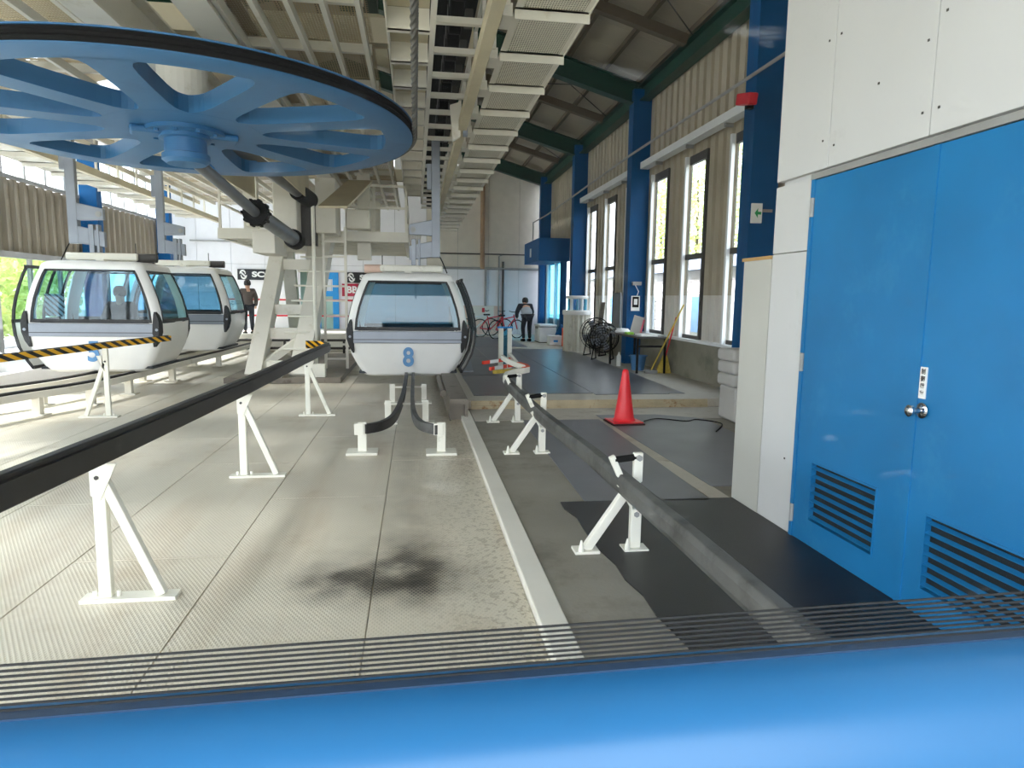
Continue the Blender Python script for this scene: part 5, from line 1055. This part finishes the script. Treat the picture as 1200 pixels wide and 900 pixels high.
# ------------------------------------------------------------------ people
def body_mesh(name, joints, edges, radii, mname, parent, sub=2):
    me = bpy.data.meshes.new(name); me.from_pydata([Vector(j) for j in joints], edges, []); o = bpy.data.objects.new(name, me); COL.objects.link(o); o.parent = parent
    sk = o.modifiers.new('skin', 'SKIN'); sk.use_smooth_shade = True
    for i, r in enumerate(radii): me.skin_vertices[0].data[i].radius = (r, r) if not isinstance(r, tuple) else r
    me.skin_vertices[0].data[0].use_root = True
    s = o.modifiers.new('subsurf', 'SUBSURF'); s.levels = sub; s.render_levels = sub
    me.materials.append(MATS[mname]); return o
def person(loc, rzv, label, pose, top, bottom, z=0.0):
    e = empty('person', loc, rzv); tag(e, label, 'person', 'people in the hall')
    P = dict(pelvis=(0, 0, 0.92), waist=(0, 0.0, 1.06), chest=(0, 0.0, 1.28), neck=(0, 0, 1.46), head=(0, 0.02, 1.60), crown=(0, 0.0, 1.70),
             lsh=(-0.19, 0, 1.40), lel=(-0.27, 0.02, 1.13), lwr=(-0.27, 0.12, 0.90), lha=(-0.27, 0.15, 0.82), rsh=(0.19, 0, 1.40), rel=(0.27, 0.02, 1.13), rwr=(0.27, 0.12, 0.90), rha=(0.27, 0.15, 0.82),
             lhi=(-0.10, 0, 0.88), lkn=(-0.11, 0.02, 0.49), lan=(-0.11, -0.02, 0.09), lto=(-0.12, 0.15, 0.04), rhi=(0.10, 0, 0.88), rkn=(0.11, 0.02, 0.49), ran=(0.11, -0.02, 0.09), rto=(0.12, 0.15, 0.04))
    P.update(pose); N_ = list(P); ix = {k: i for i, k in enumerate(N_)}
    E_ = [('pelvis', 'waist'), ('waist', 'chest'), ('chest', 'neck'), ('neck', 'head'), ('head', 'crown'), ('chest', 'lsh'), ('lsh', 'lel'), ('lel', 'lwr'), ('lwr', 'lha'), ('chest', 'rsh'), ('rsh', 'rel'), ('rel', 'rwr'), ('rwr', 'rha'), ('pelvis', 'lhi'), ('lhi', 'lkn'), ('lkn', 'lan'), ('lan', 'lto'), ('pelvis', 'rhi'), ('rhi', 'rkn'), ('rkn', 'ran'), ('ran', 'rto')]
    rad = dict(pelvis=(0.15, 0.115), waist=(0.14, 0.10), chest=(0.16, 0.115), neck=0.055, head=0.095, crown=0.07, lsh=0.065, lel=0.045, lwr=0.032, lha=0.04, rsh=0.065, rel=0.045, rwr=0.032, rha=0.04, lhi=0.09, lkn=0.062, lan=0.04, lto=0.035, rhi=0.09, rkn=0.062, ran=0.04, rto=0.035)
    body_mesh('body', [P[k] for k in N_], [(ix[a], ix[b]) for a, b in E_], [rad[k] for k in N_], 'skin', e)
    def cloth(nm, ks, es, infl, mm):
        ii = {k: i for i, k in enumerate(ks)}
        body_mesh(nm, [P[k] for k in ks], [(ii[a], ii[b]) for a, b in es], [tuple(q + infl for q in (rad[k] if isinstance(rad[k], tuple) else (rad[k], rad[k]))) for k in ks], mm, e)
    cloth('jacket', ['waist', 'chest', 'pelvis', 'lsh', 'lel', 'rsh', 'rel', 'lwr', 'rwr'], [('waist', 'chest'), ('waist', 'pelvis'), ('chest', 'lsh'), ('lsh', 'lel'), ('lel', 'lwr'), ('chest', 'rsh'), ('rsh', 'rel'), ('rel', 'rwr')], 0.030, top[0])
    if len(top) > 1: cloth('vest', ['chest', 'waist', 'pelvis'], [('chest', 'waist'), ('waist', 'pelvis')], 0.060, top[1])
    cloth('trousers', ['pelvis', 'lhi', 'lkn', 'lan', 'rhi', 'rkn', 'ran'], [('pelvis', 'lhi'), ('lhi', 'lkn'), ('lkn', 'lan'), ('pelvis', 'rhi'), ('rhi', 'rkn'), ('rkn', 'ran')], 0.016, bottom)
    for k, t in (('lan', 'lto'), ('ran', 'rto')):
        a, b = Vector(P[k]), Vector(P[t]); MB().tube([a + Vector((0, -0.05, -0.04)), a + Vector((0, 0, -0.03)), b, b + (b - a).normalized() * 0.05], [0.045, 0.055, 0.045, 0.02], 10).build('shoe', 'black', e, smooth=True)
    h = Vector(P['head']); c = Vector(P['crown']); fw = Vector((0, 1, 0))
    hd = MB().lathe([(0.0, 0.115), (0.06, 0.105), (0.098, 0.06), (0.108, 0.0), (0.104, -0.05), (0.085, -0.075), (0.0, -0.07)], 16).build('hair', 'hair', e, smooth=True); hd.location = h + (c - h) * 0.25 + Vector((0, -0.018, 0.02))
    for s in (-1, 1): MB().lathe([(0.0, -0.012), (0.011, -0.006), (0.011, 0.006), (0.0, 0.012)], 8).build('eye', 'black', e).location = h + Vector((s * 0.035, 0.088, 0.01))
    nz = MB().add([(0, 0.125, -0.02), (-0.015, 0.09, -0.025), (0.015, 0.09, -0.025), (0, 0.092, 0.02)], [(0, 1, 2), (0, 2, 3), (0, 3, 1)]).build('nose', 'skin', e); nz.location = h
    return e
person((3.72, 22.6, 0.12), 0.25, 'person in a grey vest and dark sleeves bending near the bicycles', dict(pelvis=(0, -0.05, 0.86), waist=(0, 0.0, 0.98), chest=(0.0, 0.16, 1.14), neck=(0.05, 0.28, 1.24), head=(0.08, 0.36, 1.33), crown=(0.09, 0.38, 1.43), lsh=(-0.2, 0.17, 1.20), rsh=(0.21, 0.17, 1.20), lel=(-0.29, 0.2, 0.95), rel=(0.3, 0.2, 0.95), lwr=(-0.2, 0.38, 0.80), rwr=(0.22, 0.38, 0.80), lha=(-0.17, 0.44, 0.76), rha=(0.19, 0.44, 0.76), lhi=(-0.1, -0.05, 0.82), rhi=(0.1, -0.05, 0.82), lkn=(-0.12, 0.05, 0.46), rkn=(0.12, 0.05, 0.46)), ('cloth_dark', 'cloth_grey'), 'cloth_dark')
person((-5.38, 23.0, 0.30), 0.5, 'person in dark shorts and boots standing by the red barrier', dict(), ('cloth_brown',), 'cloth_dark')
sit = dict(pelvis=(0, 0, 0.12), waist=(0, -0.02, 0.28), chest=(0, -0.02, 0.50), neck=(0, 0, 0.68), head=(0, 0.03, 0.81), crown=(0, 0.02, 0.91), lsh=(-0.19, -0.01, 0.61), rsh=(0.19, -0.01, 0.61), lel=(-0.25, 0.08, 0.36), rel=(0.25, 0.08, 0.36), lwr=(-0.16, 0.28, 0.26), rwr=(0.16, 0.28, 0.26), lha=(-0.12, 0.34, 0.24), rha=(0.12, 0.34, 0.24), lhi=(-0.1, 0.05, 0.10), rhi=(0.1, 0.05, 0.10), lkn=(-0.13, 0.44, 0.10), rkn=(0.13, 0.44, 0.10), lan=(-0.13, 0.42, -0.28), ran=(0.13, 0.42, -0.28), lto=(-0.13, 0.56, -0.32), rto=(0.13, 0.56, -0.32))
person((-5.2, 12.95, 0.30 + 0.46 - 0.01), PI, 'dark-clothed person seated inside cabin five', sit, ('cloth_dark',), 'cloth_dark')

# ------------------------------------------------------------------ left platform equipment
eq = empty('control_cabinet', (-8.4, 14.4, 0.30)); tag(eq, 'grey control cabinet with a tan box on top at the left wall', 'cabinet'); MB().box(-0.5, 0.3, -0.3, 0.3, 0.0, 0.55).build('body', 'frame_grey', eq, 0.02); MB().box(-0.2, 0.25, -0.31, -0.3, 0.05, 0.5).build('door', 'pad_grey', eq)
tag(MB().box(-8.75, -8.2, 14.2, 14.6, 0.85, 1.45).build('tan_box', 'cardboard', None, 0.01), 'tan carton standing on the grey cabinet', 'box')
tag(MB().lathe([(0.0, 0), (0.16, 0), (0.2, 0.12), (0.17, 0.26), (0.06, 0.34), (0.0, 0.35)], 12, (-6.75, 11.9, 0.30)).build('white_sack', 'paper', None, smooth=True), 'white sack on the platform beside cabin five', 'sack')
tag(MB().lathe([(0.0, 0), (0.13, 0), (0.16, 0.26), (0.0, 0.27)], 14, (-7.4, 12.0, 0.30)).build('green_bin', 'exit_green', None, smooth=True), 'green bin at the edge of the left platform', 'bin')
hs = tag(MB().box(-6.78, -6.62, 11.7, 11.9, 0.30, 0.50).build('white_step', 'box_white', None, 0.02), 'small white step box on the left platform edge', 'step')

# ------------------------------------------------------------------ outside: trees and a pale building
def tree(x, y, h, r, label, seed, n=2600):
    rnd = random.Random(seed); e = empty('tree', (x, y, -0.6)); tag(e, label, 'tree', 'trees outside the windows')
    MB().tube([(0, 0, 0), (0.1, 0, h * 0.4), (0.0, 0.1, h * 0.8)], [0.16, 0.12, 0.05], 8).build('trunk', 'bark', e, smooth=True)
    v = []; f = []
    for i in range(n):
        while True:
            p = Vector((rnd.uniform(-1, 1), rnd.uniform(-1, 1), rnd.uniform(-1, 1)))
            if 0.25 < p.length < 1: break
        c = Vector((p.x * r, p.y * r, h * 0.56 + p.z * h * 0.48)); a = Vector((rnd.uniform(-1, 1), rnd.uniform(-1, 1), rnd.uniform(-1, 1))).normalized(); b = a.orthogonal().normalized(); s = rnd.uniform(0.10, 0.20); o = len(v)
        v += [c - a * s, c + b * s * 0.5, c + a * s, c - b * s * 0.5]; f.append((o, o + 1, o + 2, o + 3))
    me = bpy.data.meshes.new('crown'); me.from_pydata(v, [], f); me.materials.append(MATS['leaf']); o = bpy.data.objects.new('crown', me); COL.objects.link(o); o.parent = e
k = 0
for y, lab in ((12.0, 'leafy tree outside the left window band, at the photo edge'), (17.2, 'leafy tree outside the left windows behind cabin five'), (22.4, 'leafy tree outside the left windows behind the blue column'), (27.5, 'leafy tree outside the farthest left window')):
    tree(-15.0 - (k % 2), y + 3, 5.0, 2.4, lab, k); k += 1
for x, y, lab in ((15.8, 31.0, 'tree seen through the tall windows beside the work table'), (15.5, 36.5, 'tree seen through the middle tall window'), (15.8, 43.0, 'tree seen through the windows behind the fluted drum')):
    tree(x, y, 11.0, 2.65, lab, 20 + k, 3600); k += 1
hb_ = empty('neighbour_house', (11.0, 28, -0.6)); tag(hb_, 'pale house with blue-grey roof seen through the right windows', 'house')
MB().box(-1.5, 1.5, -14, 14, 0, 3.2).build('wall', 'outer_wall', hb_)
for i in range(9): MB().box(-1.53, -1.5, -14, 14, 0.35 * i + 0.03, 0.35 * i + 0.33).build('siding_board', 'outer_wall', hb_)
for i in range(5): f_ = MB().box(-1.56, -1.53, -12 + 5.0 * i, -10.6 + 5.0 * i, 1.0, 2.4).build('window', 'frame_grey', hb_); MB().box(-1.57, -1.56, -11.9 + 5.0 * i, -10.7 + 5.0 * i, 1.1, 2.3).build('pane', 'bucket_blue', f_)
MB().add([(-1.8, -14.5, 3.2), (1.8, -14.5, 3.2), (0, -14.5, 4.0), (-1.8, 14.5, 3.2), (1.8, 14.5, 3.2), (0, 14.5, 4.0)], [(0, 1, 2), (5, 4, 3), (0, 2, 5, 3), (1, 4, 5, 2), (0, 3, 4, 1)]).build('roof', 'outer_roof', hb_)

# ------------------------------------------------------------------ the window the camera looks through
wv = empty('window_0', (0, 0.55, -0.001)); wv.rotation_euler = (0, -0.0155, 0); struct(wv, 'cabin front window with blue sill and printed black lines')
prof = [(0.03, 1.262), (-0.005, 1.264), (-0.03, 1.258), (-0.05, 1.245), (-0.065, 1.225), (-0.075, 1.19), (-0.085, 1.10), (-0.09, 0.9), (0.0, 0.9), (0.03, 0.9)]
v = []; f = []; n = len(prof)
for x in (-1.1, 1.3): v += [(x, a, b) for a, b in prof]
f = [tuple(range(n)), tuple(range(n, 2 * n))] + [(i, (i + 1) % n, n + (i + 1) % n, n + i) for i in range(n)]
MB().add(v, f).build('sill', 'sill_blue', wv, smooth=True)
MB().box(-1.1, 1.3, 0.002, 0.014, 1.262, 1.2655).build('gasket', 'gasket_slate', wv)
MB().box(-1.1, 1.3, 0.006, 0.010, 1.266, 2.7).build('pane', 'glass_cab_window', wv)
for k in range(9): MB().box(-1.1, 1.3, 0.0048, 0.006, 1.2705 + 0.0048 * k, 1.2705 + 0.0048 * k + 0.0019).build('printed_line', 'gasket', wv)
